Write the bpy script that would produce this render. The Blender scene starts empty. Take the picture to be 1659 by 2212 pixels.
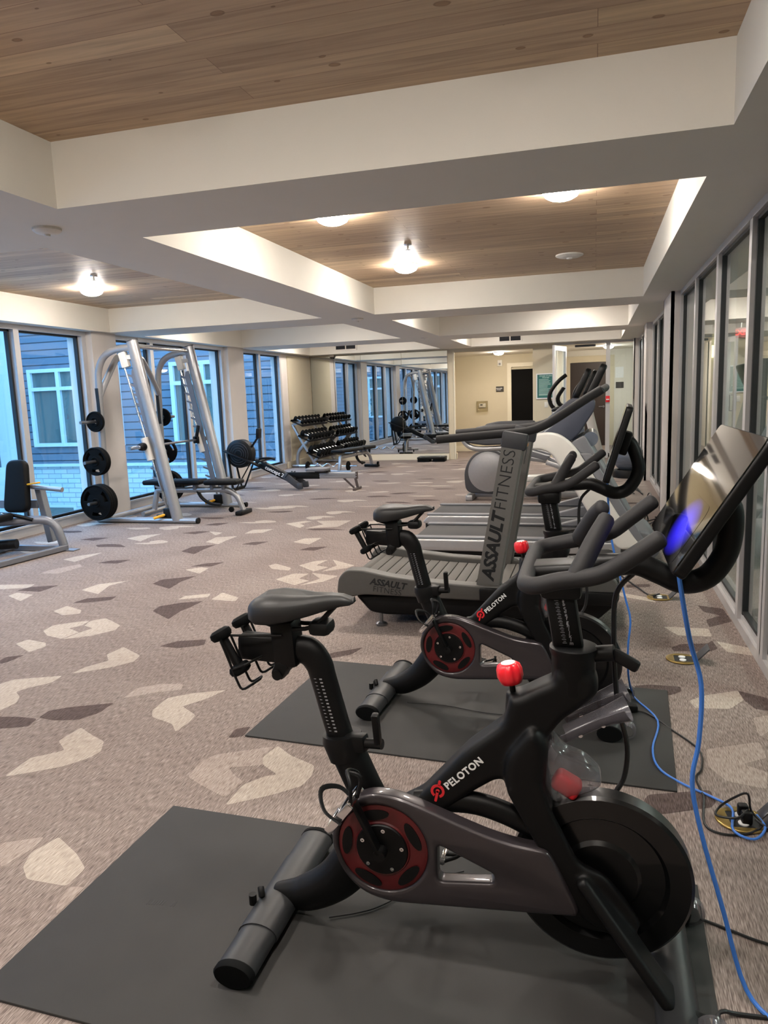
import bpy, bmesh, math, random
from mathutils import Vector, Matrix, Euler
random.seed(7)
PI = math.pi
SC = bpy.context.scene
COL = SC.collection

# ------------------------------------------------------------------ helpers
def V(*a): return Vector(a)

def rnd(poly, r, n=4):
    """fillet the corners of a 2D polygon; r number or list"""
    out = []
    N = len(poly)
    for i in range(N):
        p = Vector(poly[i]); a = Vector(poly[i-1]); b = Vector(poly[(i+1) % N])
        rr = r[i] if isinstance(r, (list, tuple)) else r
        if rr <= 0: out.append(tuple(p)); continue
        da, db = a-p, b-p
        t = min(rr, da.length*.48, db.length*.48)
        q0, q1 = p+da.normalized()*t, p+db.normalized()*t
        for k in range(n+1):
            u = k/n
            out.append(tuple(q0*(1-u)**2+p*2*u*(1-u)+q1*u*u))
    return out

def crom(pts, n=6, closed=False):
    pts = [Vector(p) for p in pts]
    N = len(pts); out = []
    rng = range(N if closed else N-1)
    for i in rng:
        if closed:
            p0, p1, p2, p3 = pts[i-1], pts[i], pts[(i+1) % N], pts[(i+2) % N]
        else:
            p1, p2 = pts[i], pts[i+1]
            p0 = pts[i-1] if i else p1*2-p2
            p3 = pts[i+2] if i+2 < N else p2*2-p1
        for k in range(n):
            t = k/n
            out.append(.5*((2*p1)+(p2-p0)*t+(2*p0-5*p1+4*p2-p3)*t*t+(3*p1-p0-3*p2+p3)*t**3))
    if not closed: out.append(pts[-1])
    return out

SIDE = Matrix(((1, 0, 0, 0), (0, 0, -1, 0), (0, 1, 0, 0), (0, 0, 0, 1)))     # (u,v,n)->(x,-n,z)
def side(y=0): return Matrix.Translation((0, y, 0)) @ SIDE
FRONTX = Matrix(((0, 0, 1, 0), (1, 0, 0, 0), (0, 1, 0, 0), (0, 0, 0, 1)))     # u->y, v->z, n->x

class MB:
    def __init__(s): s.bm = bmesh.new(); s.mi = 0
    def _f(s, vs):
        try:
            f = s.bm.faces.new(vs); f.material_index = s.mi; return f
        except ValueError: return None
    def box(s, c, d, rot=None, bev=0, seg=2):
        r = bmesh.ops.create_cube(s.bm, size=1)
        vs = r['verts']
        M = Matrix.Translation(c)
        if rot is not None: M = M @ (rot.to_matrix().to_4x4() if isinstance(rot, Euler) else rot)
        M = M @ Matrix.Diagonal((d[0], d[1], d[2], 1))
        bmesh.ops.transform(s.bm, matrix=M, verts=vs)
        fs = set(f for v in vs for f in v.link_faces)
        for f in fs: f.material_index = s.mi
        if bev:
            es = list(set(e for v in vs for e in v.link_edges))
            bmesh.ops.bevel(s.bm, geom=es, offset=bev, segments=seg, affect='EDGES', profile=.5, material=-1)
        return s
    def bar(s, p0, p1, w, h, up=(0, 0, 1), bev=0):
        p0, p1 = Vector(p0), Vector(p1); d = p1-p0; L = d.length; z = d/L
        x = Vector(up).cross(z)
        if x.length < 1e-4: x = Vector((1, 0, 0)).cross(z)
        x.normalize(); y = z.cross(x)
        M = Matrix((x, y, z)).transposed().to_4x4()
        return s.box((p0+p1)/2, (w, h, L), M, bev)
    def tube(s, pts, r, n=12, sm=0, closed=False, flat=1, up=(0, 0, 1), caps=True, rcap=0):
        pts = [Vector(p) for p in pts]
        if isinstance(r, (list, tuple)): rs = list(r)
        else: rs = [r]*len(pts)
        if sm:
            m = len(pts)
            pts2 = crom(pts, sm, closed)
            rs = [rs[min(int(i/sm), m-1)]+(rs[min(int(i/sm)+1, m-1)]-rs[min(int(i/sm), m-1)])*((i/sm) % 1) for i in range(len(pts2))]
            pts = pts2
        if rcap and not closed:
            for end in (0, 1):
                p = pts[0] if not end else pts[-1]; q = pts[1] if not end else pts[-2]
                d = (p-q).normalized(); R0 = rs[0] if not end else rs[-1]
                ex = [(p+d*R0*rcap*math.sin(a), R0*math.cos(a)) for a in (.5, 1.0, 1.4)]
                for pp, rr in ex:
                    if end: pts.append(pp); rs.append(rr)
                    else: pts.insert(0, pp); rs.insert(0, rr)
        N = len(pts); up = Vector(up); rings = []
        prev = None
        for i, p in enumerate(pts):
            if closed: t = pts[(i+1) % N]-pts[i-1]
            elif i == 0: t = pts[1]-pts[0]
            elif i == N-1: t = pts[-1]-pts[-2]
            else: t = (pts[i+1]-p).normalized()+(p-pts[i-1]).normalized()
            if t.length < 1e-9: t = Vector((0, 0, 1))
            t.normalize()
            if prev is None:
                a = up.cross(t)
                if a.length < 1e-3: a = Vector((1, 0, 0)).cross(t)
                if a.length < 1e-3: a = Vector((0, 1, 0)).cross(t)
            else:
                a = prev-t*prev.dot(t)
            a.normalize(); prev = a; b = t.cross(a)
            rings.append([s.bm.verts.new(p+(a*math.cos(2*PI*k/n)+b*flat*math.sin(2*PI*k/n))*rs[i]) for k in range(n)])
        for i in range(N if closed else N-1):
            A, B = rings[i], rings[(i+1) % N]
            for k in range(n): s._f((A[k], A[(k+1) % n], B[(k+1) % n], B[k]))
        if caps and not closed:
            s._f(rings[0][::-1]); s._f(rings[-1])
        return s
    def cyl(s, p0, p1, r, r2=None, n=20):
        return s.tube([p0, p1], [r, r if r2 is None else r2], n)
    def lathe(s, prof, c=(0, 0, 0), axis=(0, 0, 1), n=32, cap=True):
        z = Vector(axis).normalized(); x = z.orthogonal().normalized(); y = z.cross(x); c = Vector(c)
        rings = []
        for (r, h) in prof:
            if r < 1e-6: rings.append([s.bm.verts.new(c+z*h)])
            else: rings.append([s.bm.verts.new(c+z*h+(x*math.cos(2*PI*k/n)+y*math.sin(2*PI*k/n))*r) for k in range(n)])
        for A, B in zip(rings, rings[1:]):
            for k in range(n):
                k2 = (k+1) % n
                if len(A) == 1 and len(B) == 1: break
                if len(A) == 1: s._f((A[0], B[k2], B[k]))
                elif len(B) == 1: s._f((A[k], A[k2], B[0]))
                else: s._f((A[k], A[k2], B[k2], B[k]))
        if cap:
            if len(rings[0]) > 1: s._f(rings[0][::-1])
            if len(rings[-1]) > 1: s._f(rings[-1])
        return s
    def loft(s, secs, caps=True, closed=True):
        rings = [[s.bm.verts.new(Vector(p)) for p in sec] for sec in secs]
        n = len(rings[0])
        for A, B in zip(rings, rings[1:]):
            for k in range(n if closed else n-1): s._f((A[k], A[(k+1) % n], B[(k+1) % n], B[k]))
        if caps and closed: s._f(rings[0][::-1]); s._f(rings[-1])
        return s
    def add_mesh(s, me, M=Matrix()):
        vs = [s.bm.verts.new(M @ v.co) for v in me.vertices]
        for p in me.polygons: s._f([vs[i] for i in p.vertices])
        return s
    def plate(s, outs, d, M=None, bev=0, res=2):
        cu = bpy.data.curves.new('c', 'CURVE'); cu.dimensions = '2D'; cu.fill_mode = 'BOTH'
        cu.extrude = max(d/2-bev, 0); cu.bevel_depth = bev; cu.bevel_resolution = res; cu.offset = -bev
        for o in outs:
            sp = cu.splines.new('POLY'); sp.points.add(len(o)-1)
            for p, q in zip(sp.points, o): p.co = (q[0], q[1], 0, 1)
            sp.use_cyclic_u = True
        ob = bpy.data.objects.new('c', cu); me = bpy.data.meshes.new_from_object(ob)
        s.add_mesh(me, M if M is not None else Matrix())
        bpy.data.meshes.remove(me); bpy.data.objects.remove(ob); bpy.data.curves.remove(cu)
        return s
    def text(s, txt, size, M, d=.001, bold=0, shear=0, spacing=1, align='CENTER'):
        cu = bpy.data.curves.new('t', 'FONT'); cu.body = txt; cu.size = size; cu.extrude = d
        cu.align_x = align; cu.align_y = 'CENTER'; cu.offset = bold; cu.shear = shear; cu.space_character = spacing
        cu.resolution_u = 3
        ob = bpy.data.objects.new('t', cu); me = bpy.data.meshes.new_from_object(ob)
        s.add_mesh(me, M)
        bpy.data.meshes.remove(me); bpy.data.objects.remove(ob); bpy.data.curves.remove(cu)
        return s
    def build(s, name, mat, parent=None, ang=40, weld=True):
        if weld: bmesh.ops.remove_doubles(s.bm, verts=s.bm.verts, dist=1e-5)
        bmesh.ops.recalc_face_normals(s.bm, faces=s.bm.faces)
        me = bpy.data.meshes.new(name); s.bm.to_mesh(me); s.bm.free()
        for m in (mat if isinstance(mat, (list, tuple)) else [mat]): me.materials.append(m)
        if ang:
            me.polygons.foreach_set('use_smooth', [True]*len(me.polygons))
            me.set_sharp_from_angle(angle=math.radians(ang))
        o = bpy.data.objects.new(name, me); COL.objects.link(o)
        if parent is not None: o.parent = parent
        return o

def thing(name, label, cat, loc=(0, 0, 0), rz=0, group=None):
    o = bpy.data.objects.new(name, None); COL.objects.link(o)
    o.empty_display_size = .1
    o.location = loc; o.rotation_euler = (0, 0, rz)
    return tag(o, label, cat, group)
def tag(o, label, cat, group=None):
    o['label'] = label; o['category'] = cat
    if group: o['group'] = group
    return o
def struct(o, label=None):
    o['kind'] = 'structure'
    if label: o['label'] = label
    return o
def dup(root, loc, rz, label, group=None):
    r = root.copy(); COL.objects.link(r); r.location = loc; r.rotation_euler = (0, 0, rz) if not isinstance(rz, (tuple, Euler)) else rz
    r['label'] = label
    if group: r['group'] = group
    for ch in list(root.children):
        c = ch.copy(); COL.objects.link(c); c.parent = r
        for g in list(ch.children):
            d = g.copy(); COL.objects.link(d); d.parent = c
    return r

# ------------------------------------------------------------------ materials
def srgb(h):
    h = h.lstrip('#'); v = [int(h[i:i+2], 16)/255 for i in (0, 2, 4)]
    return tuple((c/12.92 if c <= .04045 else ((c+.055)/1.055)**2.4) for c in v)
def mat(name, col, rough=.5, metal=0, var=.08, scale=40, bump=0, bscale=200, coat=0, spec=.5, stretch=None):
    m = bpy.data.materials.new(name); m.use_nodes = True
    nt = m.node_tree; N = nt.nodes; b = N['Principled BSDF']
    if isinstance(col, str): col = srgb(col)
    b.inputs['Roughness'].default_value = rough; b.inputs['Metallic'].default_value = metal
    b.inputs['Coat Weight'].default_value = coat; b.inputs['Specular IOR Level'].default_value = spec
    tc = N.new('ShaderNodeTexCoord'); mp = N.new('ShaderNodeMapping')
    if stretch: mp.inputs['Scale'].default_value = stretch
    nt.links.new(tc.outputs['Object'], mp.inputs['Vector'])
    nz = N.new('ShaderNodeTexNoise'); nz.inputs['Scale'].default_value = scale; nz.inputs['Detail'].default_value = 3
    nt.links.new(mp.outputs[0], nz.inputs['Vector'])
    mx = N.new('ShaderNodeMix'); mx.data_type = 'RGBA'
    mx.inputs[6].default_value = tuple(c*(1-var) for c in col)+(1,)
    mx.inputs[7].default_value = tuple(min(c*(1+var), 1) for c in col)+(1,)
    nt.links.new(nz.outputs['Fac'], mx.inputs[0]); nt.links.new(mx.outputs[2], b.inputs['Base Color'])
    if bump:
        n2 = N.new('ShaderNodeTexNoise'); n2.inputs['Scale'].default_value = bscale; n2.inputs['Detail'].default_value = 2
        nt.links.new(tc.outputs['Object'], n2.inputs['Vector'])
        bp = N.new('ShaderNodeBump'); bp.inputs['Strength'].default_value = bump; bp.inputs['Distance'].default_value = .002
        nt.links.new(n2.outputs['Fac'], bp.inputs['Height']); nt.links.new(bp.outputs[0], b.inputs['Normal'])
    return m
def emit(name, col, st):
    m = bpy.data.materials.new(name); m.use_nodes = True; b = m.node_tree.nodes['Principled BSDF']
    if isinstance(col, str): col = srgb(col)
    b.inputs['Base Color'].default_value = col+(1,)
    b.inputs['Emission Color'].default_value = col+(1,); b.inputs['Emission Strength'].default_value = st
    return m
def glassmat(name, tint, refl=1.0, rough=0, ior=1.5):
    m = bpy.data.materials.new(name); m.use_nodes = True; nt = m.node_tree; N = nt.nodes
    N.remove(N['Principled BSDF']); out = N['Material Output']
    tr = N.new('ShaderNodeBsdfTransparent'); tr.inputs[0].default_value = tint+(1,)
    gl = N.new('ShaderNodeBsdfGlossy'); gl.inputs['Roughness'].default_value = rough; gl.inputs[0].default_value = (refl, refl, refl, 1)
    lw = N.new('ShaderNodeLayerWeight'); lw.inputs[0].default_value = .5
    pw = N.new('ShaderNodeMath'); pw.operation = 'POWER'; pw.inputs[1].default_value = 4.5
    nt.links.new(lw.outputs['Facing'], pw.inputs[0])
    f0 = ((ior-1)/(ior+1))**2
    fr = N.new('ShaderNodeMath'); fr.operation = 'MULTIPLY_ADD'; fr.inputs[1].default_value = 1-f0; fr.inputs[2].default_value = f0
    nt.links.new(pw.outputs[0], fr.inputs[0])
    mx = N.new('ShaderNodeMixShader')
    nt.links.new(fr.outputs[0], mx.inputs[0]); nt.links.new(tr.outputs[0], mx.inputs[1]); nt.links.new(gl.outputs[0], mx.inputs[2])
    nt.links.new(mx.outputs[0], out.inputs[0])
    return m

def carpet(name, base, dark, light):
    m = bpy.data.materials.new(name); m.use_nodes = True; nt = m.node_tree; N = nt.nodes; b = N['Principled BSDF']
    b.inputs['Roughness'].default_value = .95; b.inputs['Specular IOR Level'].default_value = .1
    tc = N.new('ShaderNodeTexCoord')
    mp = N.new('ShaderNodeMapping'); mp.inputs['Scale'].default_value = (330, 26, 1)
    nt.links.new(tc.outputs['Object'], mp.inputs[0])
    n1 = N.new('ShaderNodeTexNoise'); n1.inputs['Scale'].default_value = 1; n1.inputs['Detail'].default_value = 2
    nt.links.new(mp.outputs[0], n1.inputs['Vector'])
    cr = N.new('ShaderNodeValToRGB')
    cr.color_ramp.elements[0].position = .33; cr.color_ramp.elements[0].color = srgb(dark)+(1,)
    cr.color_ramp.elements[1].position = .68; cr.color_ramp.elements[1].color = srgb(light)+(1,)
    e = cr.color_ramp.elements.new(.5); e.color = srgb(base)+(1,)
    nt.links.new(n1.outputs['Fac'], cr.inputs[0])
    n2 = N.new('ShaderNodeTexNoise'); n2.inputs['Scale'].default_value = 1.6; n2.inputs['Detail'].default_value = 3
    nt.links.new(tc.outputs['Object'], n2.inputs['Vector'])
    hs = N.new('ShaderNodeMix'); hs.data_type = 'RGBA'; hs.blend_type = 'MULTIPLY'
    c2 = N.new('ShaderNodeValToRGB'); c2.color_ramp.elements[0].position = .35; c2.color_ramp.elements[1].position = .65
    c2.color_ramp.elements[0].color = (.86, .84, .84, 1); c2.color_ramp.elements[1].color = (1, 1, 1, 1)
    nt.links.new(n2.outputs['Fac'], c2.inputs[0]); hs.inputs[0].default_value = 1
    nt.links.new(cr.outputs[0], hs.inputs[6]); nt.links.new(c2.outputs[0], hs.inputs[7])
    nt.links.new(hs.outputs[2], b.inputs['Base Color'])
    bp = N.new('ShaderNodeBump'); bp.inputs['Strength'].default_value = .12; bp.inputs['Distance'].default_value = .002
    nt.links.new(n1.outputs['Fac'], bp.inputs['Height']); nt.links.new(bp.outputs[0], b.inputs['Normal'])
    return m

def wood():
    m = bpy.data.materials.new('cedar_planks'); m.use_nodes = True; nt = m.node_tree; N = nt.nodes; b = N['Principled BSDF']
    L = nt.links.new
    b.inputs['Roughness'].default_value = .52
    tc = N.new('ShaderNodeTexCoord')
    br = N.new('ShaderNodeTexBrick'); br.inputs['Scale'].default_value = 1; br.offset = .37; br.offset_frequency = 2
    br.inputs['Brick Width'].default_value = 3.8; br.inputs['Row Height'].default_value = .135
    br.inputs['Mortar Size'].default_value = .0013; br.inputs['Mortar Smooth'].default_value = .3
    br.inputs['Color1'].default_value = (0, 0, 0, 1); br.inputs['Color2'].default_value = (1, 1, 1, 1); br.inputs['Mortar'].default_value = (.5, .5, .5, 1)
    L(tc.outputs['Object'], br.inputs['Vector'])
    cr = N.new('ShaderNodeValToRGB'); els = cr.color_ramp.elements
    els[0].position = 0; els[0].color = srgb('#b49a80')+(1,); els[1].position = 1; els[1].color = srgb('#d8c1a2')+(1,)
    for p, c in ((.3, '#c3a98c'), (.55, '#b89f84'), (.8, '#cdb493')):
        e = els.new(p); e.color = srgb(c)+(1,)
    L(br.outputs['Color'], cr.inputs[0])
    mp = N.new('ShaderNodeMapping'); mp.inputs['Scale'].default_value = (1.6, 26, 1)
    L(tc.outputs['Object'], mp.inputs[0])
    # displace grain per plank
    ad = N.new('ShaderNodeVectorMath'); ad.operation = 'MULTIPLY_ADD'
    L(br.outputs['Color'], ad.inputs[0]); ad.inputs[1].default_value = (9, 7, 5); L(mp.outputs[0], ad.inputs[2])
    nz = N.new('ShaderNodeTexNoise'); nz.inputs['Scale'].default_value = 1; nz.inputs['Detail'].default_value = 6; nz.inputs['Distortion'].default_value = .8
    L(ad.outputs[0], nz.inputs['Vector'])
    g = N.new('ShaderNodeValToRGB'); g.color_ramp.elements[0].position = .34; g.color_ramp.elements[0].color = (.74, .7, .68, 1)
    g.color_ramp.elements[1].position = .62; g.color_ramp.elements[1].color = (1.05, 1.04, 1.02, 1)
    L(nz.outputs['Fac'], g.inputs[0])
    m1 = N.new('ShaderNodeMix'); m1.data_type = 'RGBA'; m1.blend_type = 'MULTIPLY'; m1.inputs[0].default_value = 1
    L(cr.outputs[0], m1.inputs[6]); L(g.outputs[0], m1.inputs[7])
    # knots
    mk = N.new('ShaderNodeMapping'); mk.inputs['Scale'].default_value = (4.2, 6.6, 1)
    L(tc.outputs['Object'], mk.inputs[0])
    vo = N.new('ShaderNodeTexVoronoi'); vo.voronoi_dimensions = '2D'; vo.inputs['Scale'].default_value = 1; vo.inputs['Randomness'].default_value = 1
    n3 = N.new('ShaderNodeTexNoise'); n3.inputs['Scale'].default_value = 9; n3.inputs['Detail'].default_value = 2
    L(tc.outputs['Object'], n3.inputs['Vector'])
    a2 = N.new('ShaderNodeVectorMath'); a2.operation = 'MULTIPLY_ADD'; L(n3.outputs['Color'], a2.inputs[0]); a2.inputs[1].default_value = (.12, .12, 0); L(mk.outputs[0], a2.inputs[2])
    L(a2.outputs[0], vo.inputs['Vector'])
    sep = N.new('ShaderNodeSeparateColor'); L(vo.outputs['Color'], sep.inputs[0])
    mr = N.new('ShaderNodeMapRange'); mr.inputs[1].default_value = .66; mr.inputs[2].default_value = 1; mr.inputs[3].default_value = 0; mr.inputs[4].default_value = .13
    L(sep.outputs[0], mr.inputs[0])
    su = N.new('ShaderNodeMath'); su.operation = 'SUBTRACT'; L(mr.outputs[0], su.inputs[0]); L(vo.outputs['Distance'], su.inputs[1])
    k = N.new('ShaderNodeValToRGB'); k.color_ramp.elements[0].position = 0; k.color_ramp.elements[0].color = (1, 1, 1, 1)
    k.color_ramp.elements[1].position = .05; k.color_ramp.elements[1].color = (.66, .56, .48, 1)
    e = k.color_ramp.elements.new(.018); e.color = (.5, .42, .36, 1)
    L(su.outputs[0], k.inputs[0])
    m2 = N.new('ShaderNodeMix'); m2.data_type = 'RGBA'; m2.blend_type = 'MULTIPLY'; m2.inputs[0].default_value = 1
    L(m1.outputs[2], m2.inputs[6]); L(k.outputs[0], m2.inputs[7])
    m3 = N.new('ShaderNodeMix'); m3.data_type = 'RGBA'
    L(br.outputs['Fac'], m3.inputs[0]); L(m2.outputs[2], m3.inputs[6]); m3.inputs[7].default_value = srgb('#7a5c48')+(1,)
    L(m3.outputs[2], b.inputs['Base Color'])
    bp = N.new('ShaderNodeBump'); bp.inputs['Strength'].default_value = .4; bp.inputs['Distance'].default_value = .004; bp.invert = True
    L(br.outputs['Fac'], bp.inputs['Height']); L(bp.outputs[0], b.inputs['Normal'])
    return m

def brickmat(name, c1, c2, mort, bw, rh, ms, rough=.9, offset=.5, axes='XZ'):
    m = bpy.data.materials.new(name); m.use_nodes = True; nt = m.node_tree; N = nt.nodes; b = N['Principled BSDF']; L = nt.links.new
    b.inputs['Roughness'].default_value = rough
    tc = N.new('ShaderNodeTexCoord'); sp = N.new('ShaderNodeSeparateXYZ'); cb = N.new('ShaderNodeCombineXYZ')
    L(tc.outputs['Object'], sp.inputs[0]); L(sp.outputs[axes[0]], cb.inputs[0]); L(sp.outputs[axes[1]], cb.inputs[1])
    br = N.new('ShaderNodeTexBrick'); br.inputs['Scale'].default_value = 1; br.offset = offset
    br.inputs['Brick Width'].default_value = bw; br.inputs['Row Height'].default_value = rh; br.inputs['Mortar Size'].default_value = ms
    br.inputs['Color1'].default_value = srgb(c1)+(1,); br.inputs['Color2'].default_value = srgb(c2)+(1,); br.inputs['Mortar'].default_value = srgb(mort)+(1,)
    L(cb.outputs[0], br.inputs['Vector']); L(br.outputs['Color'], b.inputs['Base Color'])
    bp = N.new('ShaderNodeBump'); bp.inputs['Strength'].default_value = .5; bp.inputs['Distance'].default_value = .01; bp.invert = True
    L(br.outputs['Fac'], bp.inputs['Height']); L(bp.outputs[0], b.inputs['Normal'])
    return m

M = dict(
 paint=mat('warm_white_paint', '#dad5cb', .7, var=.02, scale=6, bump=.15, bscale=120),
 wallp=mat('beige_wall_paint', '#c9bea6', .75, var=.03, scale=5, bump=.1, bscale=150),
 trim=mat('trim_paint', '#dcd3be', .5, var=.02),
 alu=mat('window_frame_aluminium', '#c3c1c1', .35, .3, var=.04, scale=15),
 pier=mat('pier_paint', '#d2cac4', .6, var=.03, scale=6),
 gasket=mat('black_gasket', '#121417', .5),
 black=mat('black_plastic', '#09090a', .45, var=.15, scale=60, spec=.25),
 frameblk=mat('matte_black_powder_coat', '#0a0a0b', .46, var=.12, scale=300, spec=.22),
 rubber=mat('black_rubber', '#08090a', .68, var=.2, scale=80, spec=.1),
 foam=mat('black_foam_grip', '#1b1a1c', .7, var=.15, scale=400, bump=.15, bscale=1200),
 vinyl=mat('black_vinyl', '#0a0a0c', .5, var=.12, scale=50, spec=.15),
 saddle=mat('saddle_vinyl', '#1c1c1d', .48, var=.1, scale=80),
 shellg=mat('treadmill_shell_grey', '#514f4c', .5, .1, var=.08, scale=60),
 dgrey=mat('dark_grey_plastic', '#3c3d41', .5, var=.08, scale=100),
 foot=mat('stabilizer_grey', '#2a2b2d', .42, .2, var=.08, scale=60),
 silver=mat('silver_paint', '#a6a6a8', .35, .65, var=.06, scale=30),
 silver2=mat('pewter_paint', '#7f8188', .38, .5, var=.06, scale=30),
 chrome=mat('chrome', '#d8d8da', .12, 1, var=.03),
 steel=mat('brushed_steel', '#8d8e92', .3, .9, var=.1, scale=200),
 gun=mat('gunmetal_grey', '#74726f', .45, .3, var=.08, scale=60),
 guard=mat('smoked_guard', '#373235', .32, .3, var=.1, scale=25, coat=.3),
 red=mat('deep_red_wheel', '#571417', .4, var=.35, scale=7),
 redknob=mat('bright_red_knob', '#e8202e', .3, var=.05, coat=.4),
 redlogo=mat('red_logo', '#d8262f', .5),
 white=mat('white_lettering', '#e6e6e6', .5),
 offw=mat('off_white_shell', '#cfccc6', .35, var=.04, scale=12, coat=.2),
 blue_grey=mat('blue_grey_plastic', '#3b3f4c', .4, var=.1, scale=15),
 lgrey=mat('light_grey_plastic', '#8f9095', .45, var=.06),
 mgrey=mat('mid_grey_plastic', '#6c6d72', .45, var=.06),
 belt=mat('treadmill_belt', '#403f40', .8, var=.15, scale=150),
 slat=mat('rubber_slat', '#55524e', .75, var=.1, scale=60),
 gloss=mat('gloss_black_screen', '#040405', .05, var=.05, coat=1),
 matrub=mat('charcoal_rubber_mat', '#2b2a29', .72, var=.26, scale=5, bump=.25, bscale=900),
 yellow=mat('yellow_handle', '#e2a51c', .4),
 blueck=mat('blue_cable', '#3d78d0', .45, var=.05),
 blackck=mat('black_cable', '#101012', .5),
 brass=mat('brass', '#c2a764', .28, .9, var=.12, scale=40),
 ball=mat('grey_blue_vinyl_ball', '#5d6470', .28, var=.06, scale=20),
 dkwood=mat('dark_stained_wood', '#2a1e19', .5, var=.15, scale=8, stretch=(1, 1, .1)),
 voidm=mat('dark_room_shade', '#070606', .7, var=.15, spec=.1),  # black standing in for the shade of the unlit room past the hall
 lobbyp=mat('grey_green_lobby_paint', '#a9b0a8', .8, var=.03),
 plast=mat('white_plastic', '#dedad2', .45),
 green=mat('green_poster_paper', '#2f6b66', .5, var=.05, scale=10),
 lip=mat('pale_lettering', '#b9d3c9', .5),
 signblk=mat('dark_sign_plate', '#2c2620', .4),
 hardi=mat('white_exterior_trim', '#adb8ba', .6, var=.03),
 wood=wood(),
)
M['clear'] = glassmat('clear_plastic', (.80, .79, .81), .8, .15)
def hazy(m, col, f):
    nt = m.node_tree; N = nt.nodes; out = N['Material Output']; src = out.inputs[0].links[0].from_socket
    d = N.new('ShaderNodeBsdfDiffuse'); d.inputs[0].default_value = srgb(col)+(1,); x = N.new('ShaderNodeMixShader'); x.inputs[0].default_value = f
    nt.links.new(src, x.inputs[1]); nt.links.new(d.outputs[0], x.inputs[2]); nt.links.new(x.outputs[0], out.inputs[0])
hazy(M['clear'], '#8f8e92', .22)
M['cage'] = glassmat('smoked_cage_plastic', (.70, .69, .71), .8, .18); hazy(M['cage'], '#6c6a70', .55)
M['glass'] = glassmat('window_glass', (.86, .93, .97), 1.0)
M['pglass'] = glassmat('partition_glass', (.84, .91, .88), 1.0, 0, 1.8)
M['mirror'] = mat('mirror_silver', '#dfe3e2', .01, 1, var=.01)
M['lamp'] = emit('lamp_diffuser', (1, .93, .85), 115)
M['halllamp'] = emit('hall_lamp_diffuser', (1, .91, .78), 150)
M['exit'] = emit('exit_red', (1, .05, .05), 1.1)
M['floor_base'] = carpet('carpet_taupe', '#8a7e78', '#6b605b', '#a79b94')
M['leaf_light'] = carpet('carpet_cream_leaf', '#b3a89d', '#9d9186', '#c6bcb1')
M['leaf_mid'] = carpet('carpet_rose_leaf', '#a3968e', '#877a73', '#b7aba3')
M['leaf_dark'] = carpet('carpet_brown_leaf', '#5b4f4c', '#463c39', '#6f6361')
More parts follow.
